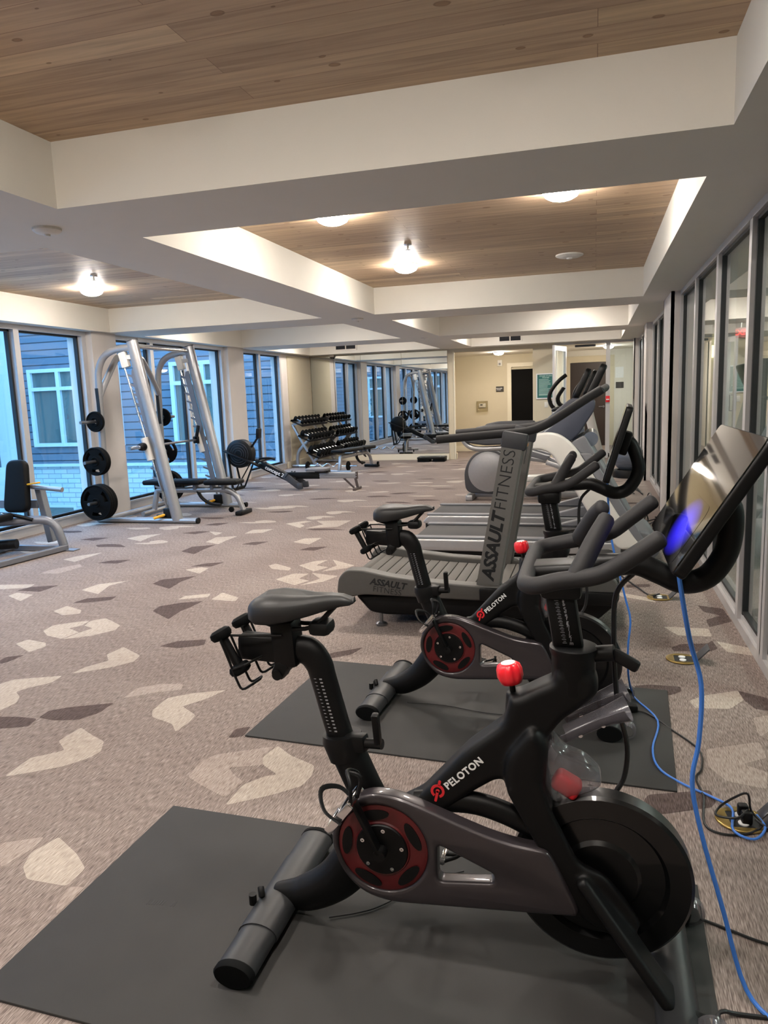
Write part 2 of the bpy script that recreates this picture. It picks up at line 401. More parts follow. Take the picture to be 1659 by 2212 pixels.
LEAF={"light":[[(-2.31,2.26),(-2.32,2.42),(-2.27,2.46),(-2.22,2.51),(-2.31,2.58),(-2.3,2.72),(-2.19,2.66),(-2.1,2.62),(-2.05,2.53),(-2.07,2.46),(-2.13,2.38),(-2.23,2.31)],[(-1.31,2.74),(-1.22,2.67),(-1.09,2.61),(-1.07,2.54),(-1.08,2.45),(-1.16,2.37),(-1.24,2.31),(-1.31,2.26),(-1.31,2.34),(-1.31,2.41),(-1.25,2.49),(-1.21,2.51),(-1.3,2.57),(-1.33,2.63)],[(-2.07,2.95),(-2.08,3.05),(-2.08,3.11),(-1.98,3.19),(-1.83,3.26),(-1.88,3.13),(-1.95,3.03),(-1.83,2.95),(-1.82,2.88),(-1.83,2.77),(-1.89,2.84),(-2.03,2.89)],[(-1.79,1.78),(-1.82,1.85),(-1.79,1.95),(-1.66,1.88),(-1.58,1.82),(-1.58,1.77),(-1.58,1.73),(-1.73,1.73)],[(-3.12,3.1),(-3.09,3.17),(-2.85,3.27),(-2.84,3.17),(-2.92,3.08),(-2.94,3.02),(-2.87,2.97),(-2.83,2.9),(-2.84,2.8)],[(-2.82,3.31),(-2.81,3.41),(-2.74,3.53),(-2.82,3.62),(-2.8,3.76),(-2.6,3.64),(-2.58,3.54),(-2.66,3.43),(-2.75,3.36)],[(-3.55,3.69),(-3.53,3.78),(-3.36,3.74),(-3.31,3.68),(-3.34,3.57)],[(-3.38,4.21),(-3.31,4.28),(-3.1,4.15),(-3.07,4.05),(-3.15,3.92),(-3.3,3.82),(-3.28,3.97),(-3.25,4.06),(-3.35,4.1)],[(-3.56,3.95),(-3.58,4.07),(-3.46,4.17),(-3.39,4.21),(-3.37,4.1),(-3.42,4.03),(-3.29,3.97),(-3.31,3.83),(-3.46,3.87)],[(-3.83,4.37),(-3.82,4.51),(-3.63,4.43),(-3.58,4.35),(-3.68,4.29)],[(-4.03,4.94),(-4.01,5.13),(-3.81,5.28),(-3.88,5.11),(-3.85,5.0),(-3.8,4.85)],[(-3.05,4.8),(-3.05,4.9),(-2.88,5.0),(-2.85,4.9)],[(-2.79,4.84),(-2.8,5.04),(-2.6,4.92),(-2.58,4.82)],[(-4.53,4.69),(-4.53,4.79),(-4.34,4.75),(-4.3,4.57)],[(-4.89,4.99),(-4.58,5.05),(-4.55,4.94),(-4.77,4.86)],[(-5.03,5.95),(-4.99,6.11),(-4.83,6.3),(-4.83,6.08),(-4.83,5.87)],[(-5.05,7.02),(-4.99,7.2),(-4.79,7.32),(-4.81,7.11),(-4.78,6.88)],[(-4.0,6.92),(-4.02,7.18),(-3.8,7.27),(-3.81,7.0),(-3.8,6.82)],[(-3.57,8.07),(-3.41,8.28),(-3.3,8.25),(-3.39,8.08),(-3.28,7.96),(-3.28,7.81)],[(-3.26,8.29),(-2.83,8.35),(-2.85,7.92),(-3.21,7.79),(-3.08,8.05)],[(-2.83,5.96),(-2.79,6.04),(-2.58,5.9),(-2.56,5.8),(-2.74,5.84)],[(-2.55,5.49),(-2.48,5.7),(-2.34,5.72),(-2.36,5.54),(-2.25,5.49),(-2.31,5.33)],[(-2.33,5.75),(-2.06,5.67),(-2.12,5.47),(-2.27,5.33),(-2.18,5.56)],[(-2.55,6.0),(-2.47,6.18),(-2.36,6.24),(-2.39,6.02),(-2.25,5.96),(-2.33,5.8)],[(-2.32,6.26),(-2.04,6.06),(-2.08,5.95),(-2.26,5.8),(-2.2,6.04)],[(-3.53,5.71),(-3.43,5.82),(-3.34,5.79),(-3.32,5.59)],[(-3.79,7.41),(-3.8,7.65),(-3.57,7.71),(-3.6,7.49)],[(-4.29,7.51),(-4.08,7.45),(-4.08,7.28)],[(-3.03,7.01),(-2.98,7.21),(-2.8,7.26),(-2.81,6.91)],[(0.42,4.7),(0.68,4.7),(0.68,4.55),(0.49,4.54)],[(0.69,4.47),(0.85,4.38),(0.85,4.25),(0.72,4.29)],[(0.44,3.56),(0.52,3.64),(0.68,3.73),(0.69,3.62),(0.61,3.5),(0.46,3.48)],[(0.17,5.48),(0.39,5.35),(0.42,5.24),(0.19,5.36)]],
"mid":[[(-1.56,2.42),(-1.57,2.53),(-1.54,2.61),(-1.43,2.67),(-1.32,2.73),(-1.34,2.65),(-1.3,2.57),(-1.43,2.52),(-1.38,2.47),(-1.32,2.43),(-1.34,2.31),(-1.47,2.37)],[(-2.31,3.06),(-2.32,3.19),(-2.22,3.27),(-2.1,3.29),(-2.07,3.22),(-2.2,3.15)],[(-1.97,1.87),(-1.84,1.94),(-1.83,1.88),(-1.86,1.76)],[(-1.52,1.61),(-1.55,1.65),(-1.57,1.73),(-1.52,1.74)],[(-4.83,5.4),(-4.84,5.53),(-4.71,5.79),(-4.61,5.7),(-4.65,5.42)],[(0.45,3.07),(0.67,3.18),(0.67,3.04),(0.57,2.97),(0.65,2.92),(0.62,2.79),(0.49,2.82),(0.44,2.92)],[(0.69,3.42),(0.76,3.46),(0.73,3.29),(0.68,3.23)]],
"dark":[[(-2.58,2.77),(-2.59,2.85),(-2.51,2.91),(-2.32,3.0),(-2.32,2.88),(-2.37,2.79),(-2.48,2.76)],[(-2.79,2.74),(-2.69,2.76),(-2.58,2.76),(-2.56,2.68),(-2.68,2.63)],[(-3.07,4.49),(-3.09,4.61),(-2.98,4.72),(-2.83,4.79),(-2.84,4.62),(-2.86,4.52),(-2.84,4.33),(-2.94,4.4)],[(-3.54,5.21),(-3.54,5.35),(-3.3,5.51),(-3.33,5.3),(-3.3,5.08)],[(-3.83,4.58),(-3.81,4.72),(-3.6,4.81),(-3.58,4.71),(-3.71,4.62)],[(-2.58,3.81),(-2.52,3.92),(-2.35,3.98),(-2.31,3.88),(-2.44,3.8)],[(-1.47,3.78),(-1.48,3.88),(-1.32,4.01),(-1.35,3.88)],[(-1.56,2.76),(-1.57,2.85),(-1.51,2.89),(-1.5,2.79)],[(-4.58,4.84),(-4.55,4.96),(-4.34,5.05),(-4.35,4.84)],[(-3.41,3.41),(-3.42,3.47),(-3.33,3.52),(-3.34,3.41),(-3.36,3.36)],[(-4.01,6.44),(-4.02,6.67),(-3.81,6.79),(-3.82,6.55),(-3.8,6.33)],[(-3.55,5.83),(-3.48,5.96),(-3.31,6.04),(-3.35,5.86)],[(-4.56,5.85),(-4.5,5.96),(-4.31,6.03),(-4.34,5.86)],[(-4.56,7.38),(-4.42,7.51),(-4.26,7.51),(-4.37,7.33)],[(-3.54,6.84),(-3.47,6.97),(-3.3,7.01),(-3.37,6.82)],[(-2.81,6.63),(-2.75,6.77),(-2.57,6.82),(-2.64,6.62)],[(-5.58,6.9),(-5.48,7.02),(-5.29,7.04),(-5.36,6.86)],[(-4.58,7.9),(-4.49,8.04),(-4.32,8.08),(-4.38,7.88)],[(0.68,5.21),(0.83,5.15),(0.84,4.87),(0.69,4.73),(0.69,4.88),(0.79,4.99),(0.7,5.06)],[(0.43,4.31),(0.49,4.38),(0.64,4.42),(0.67,4.48),(0.68,4.33),(0.63,4.28),(0.44,4.25)],[(0.2,3.7),(0.28,3.73),(0.42,3.73),(0.42,3.67),(0.36,3.61),(0.22,3.62)],[(0.68,3.73),(0.8,3.66),(0.77,3.51),(0.72,3.52),(0.69,3.61)],[(0.18,2.61),(0.2,2.66),(0.42,2.74),(0.43,2.66),(0.41,2.62),(0.22,2.53)],[(0.24,5.7),(0.41,5.74),(0.41,5.66),(0.24,5.61)]]}
# ================================================================== camera
cam = bpy.data.cameras.new('camera'); co = bpy.data.objects.new('camera', cam); COL.objects.link(co)
R_ = Vector((0.9616384778759787, 0.27189201870556395, -0.03641659007353938))
U_ = Vector((-0.00792193510904464, 0.1602217165598527, 0.9870492614285988))
F_ = Vector((-0.27420554482449666, 0.9488960594853514, -0.15622927856414587))
HC = 1.4818
co.matrix_world = Matrix(((R_.x, U_.x, -F_.x, 0), (R_.y, U_.y, -F_.y, 0), (R_.z, U_.z, -F_.z, HC), (0, 0, 0, 1)))
cam.sensor_fit = 'HORIZONTAL'; cam.sensor_width = 36; cam.lens = 36*1589.54/1659; cam.clip_start = .02; cam.clip_end = 200
SC.camera = co

# ================================================================== floor
mb = MB()
def quad(x0, x1, y0, y1, z, i):
    mb.mi = i
    mb._f([mb.bm.verts.new(p) for p in ((x0, y0, z), (x1, y0, z), (x1, y1, z), (x0, y1, z))])
quad(-6.62, 6, -3.6, 22.4, 0, 0)
def leaf(poly, i, z):
    mb.mi = i
    vs = [mb.bm.verts.new((p[0], p[1], z)) for p in poly]
    mb._f(vs)
taken = []
for i, k in enumerate(('light', 'mid', 'dark')):
    for P in LEAF[k]:
        sm = rnd(P, .014, 2)
        leaf(sm, i+1, .0004+.000008*len(taken))
        taken.append((sum(p[0] for p in P)/len(P), sum(p[1] for p in P)/len(P), .3))
def petal(x, y, L, W, fl, hook):
    pts = [(-.5, 0), (-.28, .36), (.05, .5), (.5, .12), (.22, -.02), (.0, -.1)]
    if hook: pts += [(.12, -.4), (-.1, -.95), (-.42, -.5)]
    else: pts += [(-.2, -.34)]
    a = random.uniform(-.25, .25)
    out = []
    for u, v in pts:
        u *= L*fl; v *= W*fl if fl < 0 and random.random() < 2 else W
        out.append((x+u*math.cos(a)-v*math.sin(a), y+u*math.sin(a)+v*math.cos(a)))
    return out
rl = random.Random(11)
n = 0
while n < 300:
    x, y = rl.uniform(-6.2, .7), rl.uniform(3.0, 16.2)
    if y < 7.3 and x > -4.2 and x < .0: continue
    if y < 5.2: continue
    if any((x-a)**2+(y-b)**2 < .36**2 for a, b, c in taken): n += 1; continue
    taken.append((x, y, .3)); n += 1
    t = rl.choice((1, 1, 3, 3, 1, 2))
    hook = t != 3 and rl.random() < .6
    leaf(rnd(petal(x, y, rl.uniform(.38, .52), rl.uniform(.16, .24), rl.choice((1, -1)), hook), .05, 2), t, .0009+n*5e-6)
floor = struct(mb.build('floor', [M['floor_base'], M['leaf_light'], M['leaf_mid'], M['leaf_dark']], ang=0, weld=False))

bm_ = bmesh.new(); bm_.from_mesh(floor.data)
bmesh.ops.reverse_faces(bm_, faces=[f for f in bm_.faces if f.normal.z < 0]); bm_.to_mesh(floor.data); bm_.free()

# ================================================================== ceiling
def rect(x0, x1, y0, y1): return [(x0, y0), (x1, y0), (x1, y1), (x0, y1)]
ZS, ZT = 2.442, 2.75
rows = [(-1.5, 3.223), (3.94, 8.693), (9.48, 12.549), (13.55, 15.96)]
cols = [(-6.215, -3.21), (-2.539, .496)]
holes = [rect(a, b, c, d) for (c, d) in rows for (a, b) in cols]
mb = MB(); mb.plate([rect(-6.75, 1.0, -3.6, 16.42)]+holes, .34, Matrix.Translation((0, 0, ZS+.17)))
ceil = struct(mb.build('ceiling', M['paint'], ang=0))
for (c, d) in rows:
    for (a, b) in cols:
        mb = MB(); mb.box(((a+b)/2, (c+d)/2, ZT+.015), (b-a+.002, d-c+.002, .03))
        mb.build('wood_panel', M['wood'], ceil, ang=0)
mb = MB(); mb.box((-2.3, 17.7, 2.40), (2.8, 2.5, .06)); mb.build('hall_ceiling', M['paint'], ceil, ang=0)
mb = MB(); mb.box((.1, 18.5, 2.47), (2.2, 4.2, .06)); mb.build('corridor_ceiling', M['paint'], ceil, ang=0)
mb = MB(); mb.box((3.5, 9.4, 2.78), (5.2, 26, .06)); mb.build('lobby_ceiling', M['paint'], ceil, ang=0)

# ================================================================== left wall and windows
XG = -6.47
mb = MB()
piers = [(-3.6, -.5), (4.25, 4.8), (8.42, 8.93), (12.17, 12.78)]
for a, b in piers:
    mb.box((-6.5, (a+b)/2, ZS/2), (.38, b-a, ZS))
mb.box((-6.53, 15.55, ZS/2), (.22, 1.7, ZS))
struct(mb.build('wall_left', [M['pier']], ang=0))
mb = MB(); mb.box((-6.409, 15.7, 1.2), (.02, 1.3, 2.4)); struct(mb.build('wall_left_panel', M['wallp'], ang=0))
def window(n, y0, y1, mull, x, side_, z0=.13, z1=2.385, glass='glass', mw=.085, gask=True):
    """frame of posts along Y at inner face x; side_=+1 the room lies at +x"""
    mb = MB(); s = side_
    xc = x-s*.05
    mb.box((xc, (y0+y1)/2, z0/2), (.10, y1-y0, z0)); mb.box((xc+s*.012, (y0+y1)/2, z0-.012), (.124, y1-y0, .024))
    mb.box((xc, (y0+y1)/2, (z1+ZS)/2), (.10, y1-y0, ZS-z1))
    ys = [y0+.04]+mull+[y1-.04]
    for yy in ys: mb.box((xc, yy, (z0+z1)/2), (.10, mw, z1-z0))
    fr = struct(mb.build('window_%d' % n, M['alu'], ang=0))
    for a, b in zip(ys, ys[1:]):
        a += mw/2; b -= mw/2
        g = MB(); xg = x-s*.085
        for yy in (a+.014, b-.014): g.box((xg, yy, (z0+z1)/2), (.05, .028, z1-z0))
        for zz in (z0+.012, z1-.012): g.box((xg, (a+b)/2, zz), (.05, b-a, .024))
        g.build('gasket', M['gasket'], fr, ang=0)
        g = MB(); g.box((xg, (a+b)/2, (z0+z1)/2), (.006, b-a-.02, z1-z0-.02)); g.build('glass_pane', M[glass], fr, ang=0)
    return fr
window(1, -.5, 4.25, [.7, 1.9, 3.1], -6.40, 1)
window(2, 4.8, 8.42, [5.97, 7.2], -6.40, 1)
window(3, 8.93, 12.17, [9.92, 10.92], -6.40, 1)
window(4, 12.78, 14.7, [13.66], -6.40, 1)

# ================================================================== back wall, hall, corridor
mb = MB()
mb.box((-4.88, 16.5, 1.25), (3.7, .2, 2.5))                       # behind the mirror
mb.box((-1.06, 16.5, 1.25), (.46, .2, 2.5))                       # pier with the poster
mb.box((-2.16, 16.5, 2.405), (1.738, .2, .09))                      # header above the hall opening
struct(mb.build('wall_back', M['wallp'], ang=0))
mb = MB()
mb.box((-2.25, 18.8, 1.25), (3.0, .2, 2.5)); mb.box((-3.65, 17.6, 1.25), (.1, 2.3, 2.5)); mb.box((-.93, 17.7, 1.25), (.16, 2.2, 2.5))
struct(mb.build('wall_hall', M['wallp'], ang=0))
mb = MB(); mb.box((-4.775, 16.385, .068), (3.25, .03, .136), bev=.004); struct(mb.build('baseboard_back', M['trim'], ang=0))
mb = MB(); mb.box((-2.82, 18.69, .068), (1.5, .03, .136)); mb.box((-3.01, 16.5, .068), (.03, .2, .136)); struct(mb.build('baseboard_hall', M['trim'], ang=0))
mb = MB(); mb.box((-6.385, 15.55, .068), (.03, 1.65, .136), bev=.004); struct(mb.build('baseboard_left', M['trim'], ang=0))
mb = MB(); mb.box((-3.01, 16.42, 1.2), (.03, .06, 2.36)); struct(mb.build('trim_1', M['trim'], ang=0))
# hall door casing; a black sheet paints the shade of the unlit room behind
mb = MB()
for x in (-2.04, -1.06): mb.box((x, 18.675, 1.03), (.1, .05, 2.06))
mb.box((-1.55, 18.675, 2.11), (1.08, .05, .1))
d1 = struct(mb.build('door_1', M['trim'], ang=0))
mb = MB(); mb.box((-1.55, 18.69, 1.0), (.9, .04, 2.0)); mb.build('door_infill', M['voidm'], d1, ang=0)
mb = MB(); mb.cyl((-1.2, 18.67, 1.0), (-1.2, 18.61, 1.0), .025); mb.bar((-1.2, 18.62, 1.0), (-1.32, 18.62, 1.0), .02, .02); mb.build('door_handle', M['steel'], d1)
# corridor
mb = MB()
mb.box((.1, 20.1, 1.25), (2.6, .2, 2.5)); mb.box((1.05, 18.4, 1.25), (.1, 3.6, 2.5)); mb.box((-.8, 19.2, 1.25), (.1, 1.7, 2.5))
struct(mb.build('wall_corridor', M['paint'], ang=0))
mb = MB()
for x in (-.70, .39): mb.box((x, 19.975, 1.0675), (.17, .05, 2.135))
mb.box((-.155, 19.975, 2.215), (1.26, .05, .16))
d2 = struct(mb.build('door_2', M['wallp'], ang=0))
mb = MB(); mb.box((-.155, 19.985, 1.065), (.92, .04, 2.13)); mb.build('door_infill', M['dkwood'], d2, ang=0)
mb = MB(); mb.bar((.22, 19.94, 1.0), (.10, 19.94, 1.0), .02, .025); mb.cyl((.22, 19.97, 1.0), (.22, 19.93, 1.0), .028); mb.build('door_handle', M['steel'], d2)
# storefront glazing with the open glass door
mb = MB()
mb.box((-.805, 16.42, 1.2), (.06, .1, 2.4)); mb.box((.262, 16.42, 1.2), (.085, .1, 2.4)); mb.box((.815, 16.42, 1.2), (.06, .1, 2.4))
mb.box((0, 16.42, 2.421), (1.68, .102, .042)); mb.box((.54, 16.42, .05), (.52, .1, .1))
sf = struct(mb.build('window_9', M['alu'], ang=0))
mb = MB(); mb.box((.54, 16.42, 1.245), (.49, .008, 2.29)); mb.build('glass_pane', M['glass'], sf, ang=0)
mb = MB(); mb.box((-.2, 16.37, 2.36), (.42, .06, .045), bev=.006); mb.build('door_closer', M['dgrey'], sf)
dr = thing('door_3', 'open glass door with white stiles, swung into the gym beside the green poster', 'door', (-.60, 16.36, 0), math.radians(-104))
dr['kind'] = 'structure'
mb = MB()
for x in (.035, .82): mb.box((x, 0, 1.19), (.07, .045, 2.34))
mb.box((.4275, 0, 2.31), (.716, .04, .1)); mb.box((.4275, 0, .1), (.716, .04, .16))
mb.build('door_frame', M['alu'], dr, ang=0)
mb = MB(); mb.box((.43, 0, 1.22), (.72, .008, 2.1)); mb.build('glass_pane', M['glass'], dr, ang=0)
for s in (-1, 1):
    mb = MB(); mb.tube([(.76, 0, .95), (.76, s*.06, .95), (.76, s*.06, 1.25), (.76, 0, 1.25)], .012, 10); mb.build('pull_handle', M['steel'], dr)
# mirrors: three sheets leaning on the baseboard
mr = None
for i, (a, b) in enumerate(((-6.395, -5.165), (-5.16, -4.205), (-4.20, -3.15))):
    mb = MB(); mb.box(((a+b)/2, 16.392, 1.28), (b-a, .008, 2.27))
    tag(mb.build('wall_mirror', M['mirror'], ang=0), ['left wall mirror sheet behind the dumbbell rack', 'middle wall mirror sheet between the two other mirror sheets', 'right wall mirror sheet above the black step platform'][i], 'mirror', 'mirror sheets on the back wall')

# ================================================================== right wall: columns and glazed partition
mb = MB()
for a, b in ((8.42, 9.35), (12.27, 12.95), (16.05, 16.4)):
    mb.box((.96, (a+b)/2, ZS/2), (.40, b-a, ZS))
    for yy in (a, b):
        if yy < 16.3: mb.box((.775, yy+(.03 if yy == a else -.03), ZS/2), (.03, .06, ZS))
struct(mb.build('wall_right', M['pier'], ang=0))
def partition(n, y0, y1, mull):
    mb = MB(); xf = .85
    L = y1-y0; c = (y0+y1)/2
    mb.box((xf+.06, c, .03), (.13, L, .06)); mb.box((xf+.055, c, .075), (.08, L, .03))
    mb.box((xf+.06, c, (2.395+ZS)/2), (.13, L, ZS-2.395))
    ys = [y0+.03]+mull+[y1-.03]
    for yy in ys: mb.box((xf+.06, yy, 1.23), (.13, .075, 2.34))
    fr = struct(mb.build('window_%d' % n, M['alu'], ang=0))
    for a, b in zip(ys, ys[1:]):
        a += .0375; b -= .0375
        g = MB()
        for yy in (a+.012, b-.012): g.box((xf+.038, yy, 1.23), (.036, .024, 2.3))
        for zz in (.105, 2.385): g.box((xf+.038, (a+b)/2, zz), (.034, b-a, .02))
        g.build('gasket', M['gasket'], fr, ang=0)
        g = MB(); g.box((xf+.04, (a+b)/2, 1.24), (.008, b-a-.01, 2.28)); g.build('glass_pane', M['pglass'], fr, ang=0)
    return fr
partition(5, -3.5, 4.1, [-2.3, -1.1, .1, 1.3, 2.5, 3.6])
partition(6, 4.1, 8.42, [4.78, 5.99, 7.22])
partition(7, 9.35, 12.27, [10.3, 11.25])
partition(8, 12.95, 16.05, [13.95, 15.0])
mb = MB(); mb.box((-2.8, -3.65, 1.3), (7.8, .1, 2.6)); struct(mb.build('wall_front', M['wallp'], ang=0))
# lobby beyond the partition
mb = MB(); mb.box((5.6, 9.4, 1.4), (.1, 26, 2.8)); mb.box((3.4, 22.3, 1.4), (4.6, .1, 2.8)); mb.box((3.4, -3.65, 1.4), (4.6, .1, 2.8))
mb.box((1.1, 19.4, 1.4), (.05, 6, 2.8))
struct(mb.build('wall_lobby', M['lobbyp'], ang=0))

# ================================================================== outside: ground and the neighbouring building
mb = MB(); mb.box((-20, 9, -1.9), (26.5, 40, .1)); struct(mb.build('ground', mat('pale_paving', '#8f9a9c', .9, var=.1, scale=2), ang=0))
YB = 17.5
b = thing('building', 'blue-grey lap-sided building with white-framed windows on a pale brick base, outside the left windows', 'building', (-13, YB, -1.85))
off = Vector((13, -YB, 1.85))
def bp(mb, name, m, par=b, ang=0): 
    if par is b: bmesh.ops.translate(mb.bm, verts=mb.bm.verts, vec=off)
    return mb.build(name, m, par, ang=ang)
siding = brickmat('lap_siding', '#54626e', '#586671', '#222a31', 400, .205, .016, .7, 0)
brk = brickmat('pale_brick', '#9aa9ab', '#a9b6b6', '#7d8a8d', .42, .135, .012, .9)
mb = MB(); mb.box((-14, YB+.15, 3.2), (18, .3, 6.7)); bp(mb, 'siding_wall', siding)
mb = MB(); mb.box((-14, YB+.1, -1.0), (18, .4, 1.7)); bp(mb, 'brick_base', brk)
mb = MB(); mb.box((-14, YB+.05, -.12), (18, .5, .07)); bp(mb, 'ledge', M['hardi'])
mb = MB(); mb.box((-16.05, YB-.1, 3), (.55, .35, 7)); bp(mb, 'corner_board', M['hardi'])
sid2 = brickmat('lap_siding_wing', '#54626e', '#586671', '#222a31', 400, .205, .011, .7, 0, 'YZ')
mb = MB(); mb.box((-16.5, 4.7, 3.2), (.3, 25.4, 6.7)); bp(mb, 'wing_wall', sid2)
mb = MB(); mb.box((-16.45, 4.7, -1.0), (.4, 25.4, 1.7)); bp(mb, 'wing_base', M['hardi'])
for yy in (-6, -2.2, 1.6, 5.4, 9.2, 13.4):
    mb = MB()
    for q in (-1.2, 0, 1.2): mb.box((-16.32, yy+q, 1.5), (.14, .12, 2.2))
    for z in (.45, 2.05, 2.55): mb.box((-16.32, yy, z), (.13, 2.5, .11))
    wf = bp(mb, 'window', M['hardi'])
    M.setdefault('bpane', mat('dim_window_pane', '#4c5b58', .15, var=.45, scale=1.1, stretch=(1, 1, .3), coat=.5))
    mb = MB(); mb.box((-16.35, yy, 1.5), (.02, 2.4, 2.1)); bmesh.ops.translate(mb.bm, verts=mb.bm.verts, vec=off); mb.build('pane', M['bpane'], wf, ang=0)
curt = mat('window_interior', '#6f7a70', .8, var=.5, scale=1.3, stretch=(1, 1, .35))
for x0, x1 in ((-15.25, -12.35), (-10.75, -8.85), (-19.6, -16.9), (-7.6, -6.0)):
    z0, z1 = .4, 2.55; mb = MB(); y = YB-.05; w = x1-x0
    for z in (z0, z1, z1-.5): mb.box(((x0+x1)/2, y, z+(.05 if z == z0 else -.05)), (w, .14, .1))
    k = 3 if w > 2.2 else 2
    for i in range(k+1): mb.box((x0+.05+(w-.1)*i/k, y, (z0+z1)/2), (.11, .139, z1-z0))
    wf = bp(mb, 'window', M['hardi'])
    for i in range(k):
        g = MB(); g.box((x0+.05+(w-.1)*(i+.5)/k, YB-.02, (z0+z1)/2), ((w-.1)/k-.1, .02, z1-z0-.1))
        bmesh.ops.translate(g.bm, verts=g.bm.verts, vec=off); g.build('pane', M['bpane'] if 'bpane' in M else M.setdefault('bpane', mat('dim_window_pane', '#4c5b58', .15, var=.45, scale=1.1, stretch=(1, 1, .3), coat=.5)), wf, ang=0)
for x0 in (-15.2, -13.4, -10.4):
    mb = MB(); mb.box((x0+.55, YB-.12, -1.5), (1.2, .06, .5)); wf = bp(mb, 'basement_window', M['hardi'])
    mb = MB(); mb.box((x0+.55, YB-.155, -1.5), (1.05, .02, .36)); bmesh.ops.translate(mb.bm, verts=mb.bm.verts, vec=off); mb.build('pane', M['bpane'], wf, ang=0)

b3 = thing('building', 'far lap-sided courtyard building seen only as a reflection in the wall mirrors', 'building', (-16, -10, -1.85))
def bp3(mb, name, m, par=b3):
    bmesh.ops.translate(mb.bm, verts=mb.bm.verts, vec=(16, 10, 1.85)); return mb.build(name, m, par, ang=0)
mb = MB(); mb.box((-16, -10.2, 2.3), (18, .4, 8.3)); bp3(mb, 'siding_wall', siding)
for x in (-22, -17.5, -13, -9):
    mb = MB()
    for q in (-1.3, 0, 1.3): mb.box((x+q, -9.97, 1.4), (.12, .12, 2.4))
    for z in (.25, 1.9, 2.55): mb.box((x, -9.97, z), (2.7, .11, .11))
    wf = bp3(mb, 'window', M['hardi']); mb = MB(); mb.box((x, -9.985, 1.4), (2.6, .02, 2.3)); bp3(mb, 'pane', M['bpane'], wf)

# ================================================================== ceiling fixtures
def ceiling_light(x, y, z, label, lamp='lamp', r=.12, vis=True):
    t = thing('ceiling_light', label, 'ceiling light', (x, y, z), 0, 'domed ceiling lights in the wood coffers' if vis else 'unseen ceiling lights placed to light the room')
    mb = MB(); mb.lathe([(r*.98, 0), (r, -.006), (r*.96, -.016)], n=28); mb.build('rim', M['plast'], t)
    mb = MB(); mb.lathe([(r*.95, -.012), (r*.97, -.032), (r*.84, -.056), (r*.6, -.072), (r*.3, -.082), (0, -.085)] if vis else [(r*.95, -.012), (r*.9, -.03), (r*.5, -.045), (0, -.05)], n=28, cap=False); mb.build('diffuser', M[lamp], t)
CL = [(-1.768, 5.10, 'domed light nearest the front beam, left of the pair over the curved treadmill'),
      (-.215, 5.08, 'rightmost domed ceiling light, near the glass partition'),
      (-1.802, 7.331, 'small-looking domed light at the far left of the wood coffer over the treadmills'),
      (-5.275, 7.122, 'domed ceiling light over the smith machine in the left wood coffer')]
for x, y, l in CL: ceiling_light(x, y, ZT, l)
for x, y in ((-.2, 7.45), (-5.3, 4.5), (-3.9, 4.5), (-3.7, 7.0), (-1.8, 1.6), (-.25, 1.6), (-1.8, .1), (-.25, .1), (-5.2, 1.6), (-4.5, -.4), (-1.9, 10.3), (-.35, 11.9), (-5.5, 10.4), (-4.0, 11.4), (-2.0, 14.9), (-.1, 14.7), (-5.6, 14.6), (-4.1, 14.8)):  # unseen lights; extra ones in the nearest row are added as fill
    if (x, y) == (-.2, 7.45): continue
    ceiling_light(x, y, ZT, 'unseen domed ceiling light placed in a wood coffer to light the room', vis=False)
t = thing('ceiling_light', 'bright domed light on the low hall ceiling in front of the dark doorway', 'ceiling light', (-2.12, 17.25, 2.37), 0)
mb = MB(); mb.lathe([(.12, 0), (.12, -.02)], n=24); mb.build('rim', M['steel'], t)
mb = MB(); mb.lathe([(.115, -.018), (.095, -.05), (.05, -.07), (0, -.075)], n=24, cap=False); mb.build('diffuser', M['halllamp'], t)
t = thing('ceiling_light', 'domed light in the corridor behind the glass sidelight', 'ceiling light', (.3, 18.3, 2.44), 0)
mb = MB(); mb.lathe([(.12, 0), (.12, -.02)], n=24); mb.build('rim', M['steel'], t)
mb = MB(); mb.lathe([(.115, -.018), (.095, -.05), (.05, -.07), (0, -.075)], n=24, cap=False); mb.build('diffuser', M['halllamp'], t)
for i, y in enumerate((2.5, 7, 11.5, 17)):  # lights added to brighten the lobby behind the partition glass
    t = thing('ceiling_light', 'flush ceiling light added to brighten the lobby %s beyond the glass partition' % ('beside the camera', 'beside the nearer treadmill', 'beside the elliptical', 'in front of the exit sign')[i], 'ceiling light', (3.4, y, 2.75), 0)
    mb = MB(); mb.lathe([(.13, 0), (.13, -.02)], n=24); mb.build('rim', M['steel'], t)
    mb = MB(); mb.lathe([(.12, -.018), (.095, -.05), (0, -.07)], n=24, cap=False); mb.build('diffuser', M['lobbyfill'] if 'lobbyfill' in M else M.setdefault('lobbyfill', emit('lobby_fill_diffuser', (.97, 1, .97), 300)), t)

def detector(x, y, z, r, h, name, label, cat):
    t = thing(name, label, cat, (x, y, z))
    mb = MB(); mb.lathe([(r, 0), (r, -h*.4), (r*.8, -h*.8), (r*.5, -h), (0, -h)], n=24); mb.build('housing', M['plast'], t)
    mb = MB(); mb.lathe([(r*.22, -h), (r*.2, -h*1.35), (0, -h*1.45)], n=14); mb.build('lens', M['plast'], t)
detector(-2.865, 3.536, ZS, .075, .03, 'motion_sensor', 'white motion sensor on the front beam crossing, above the left coffer', 'motion sensor')
detector(-2.856, 9.006, ZS, .075, .03, 'motion_sensor', 'white motion sensor on the middle beam crossing', 'motion sensor')
detector(-2.853, 12.803, ZS, .065, .02, 'motion_sensor', 'tiny white sensor on the farthest beam crossing', 'motion sensor')
detector(-.244, 7.568, ZT, .13, .03, 'smoke_detector', 'round white smoke detector on the wood coffer ceiling', 'smoke detector')
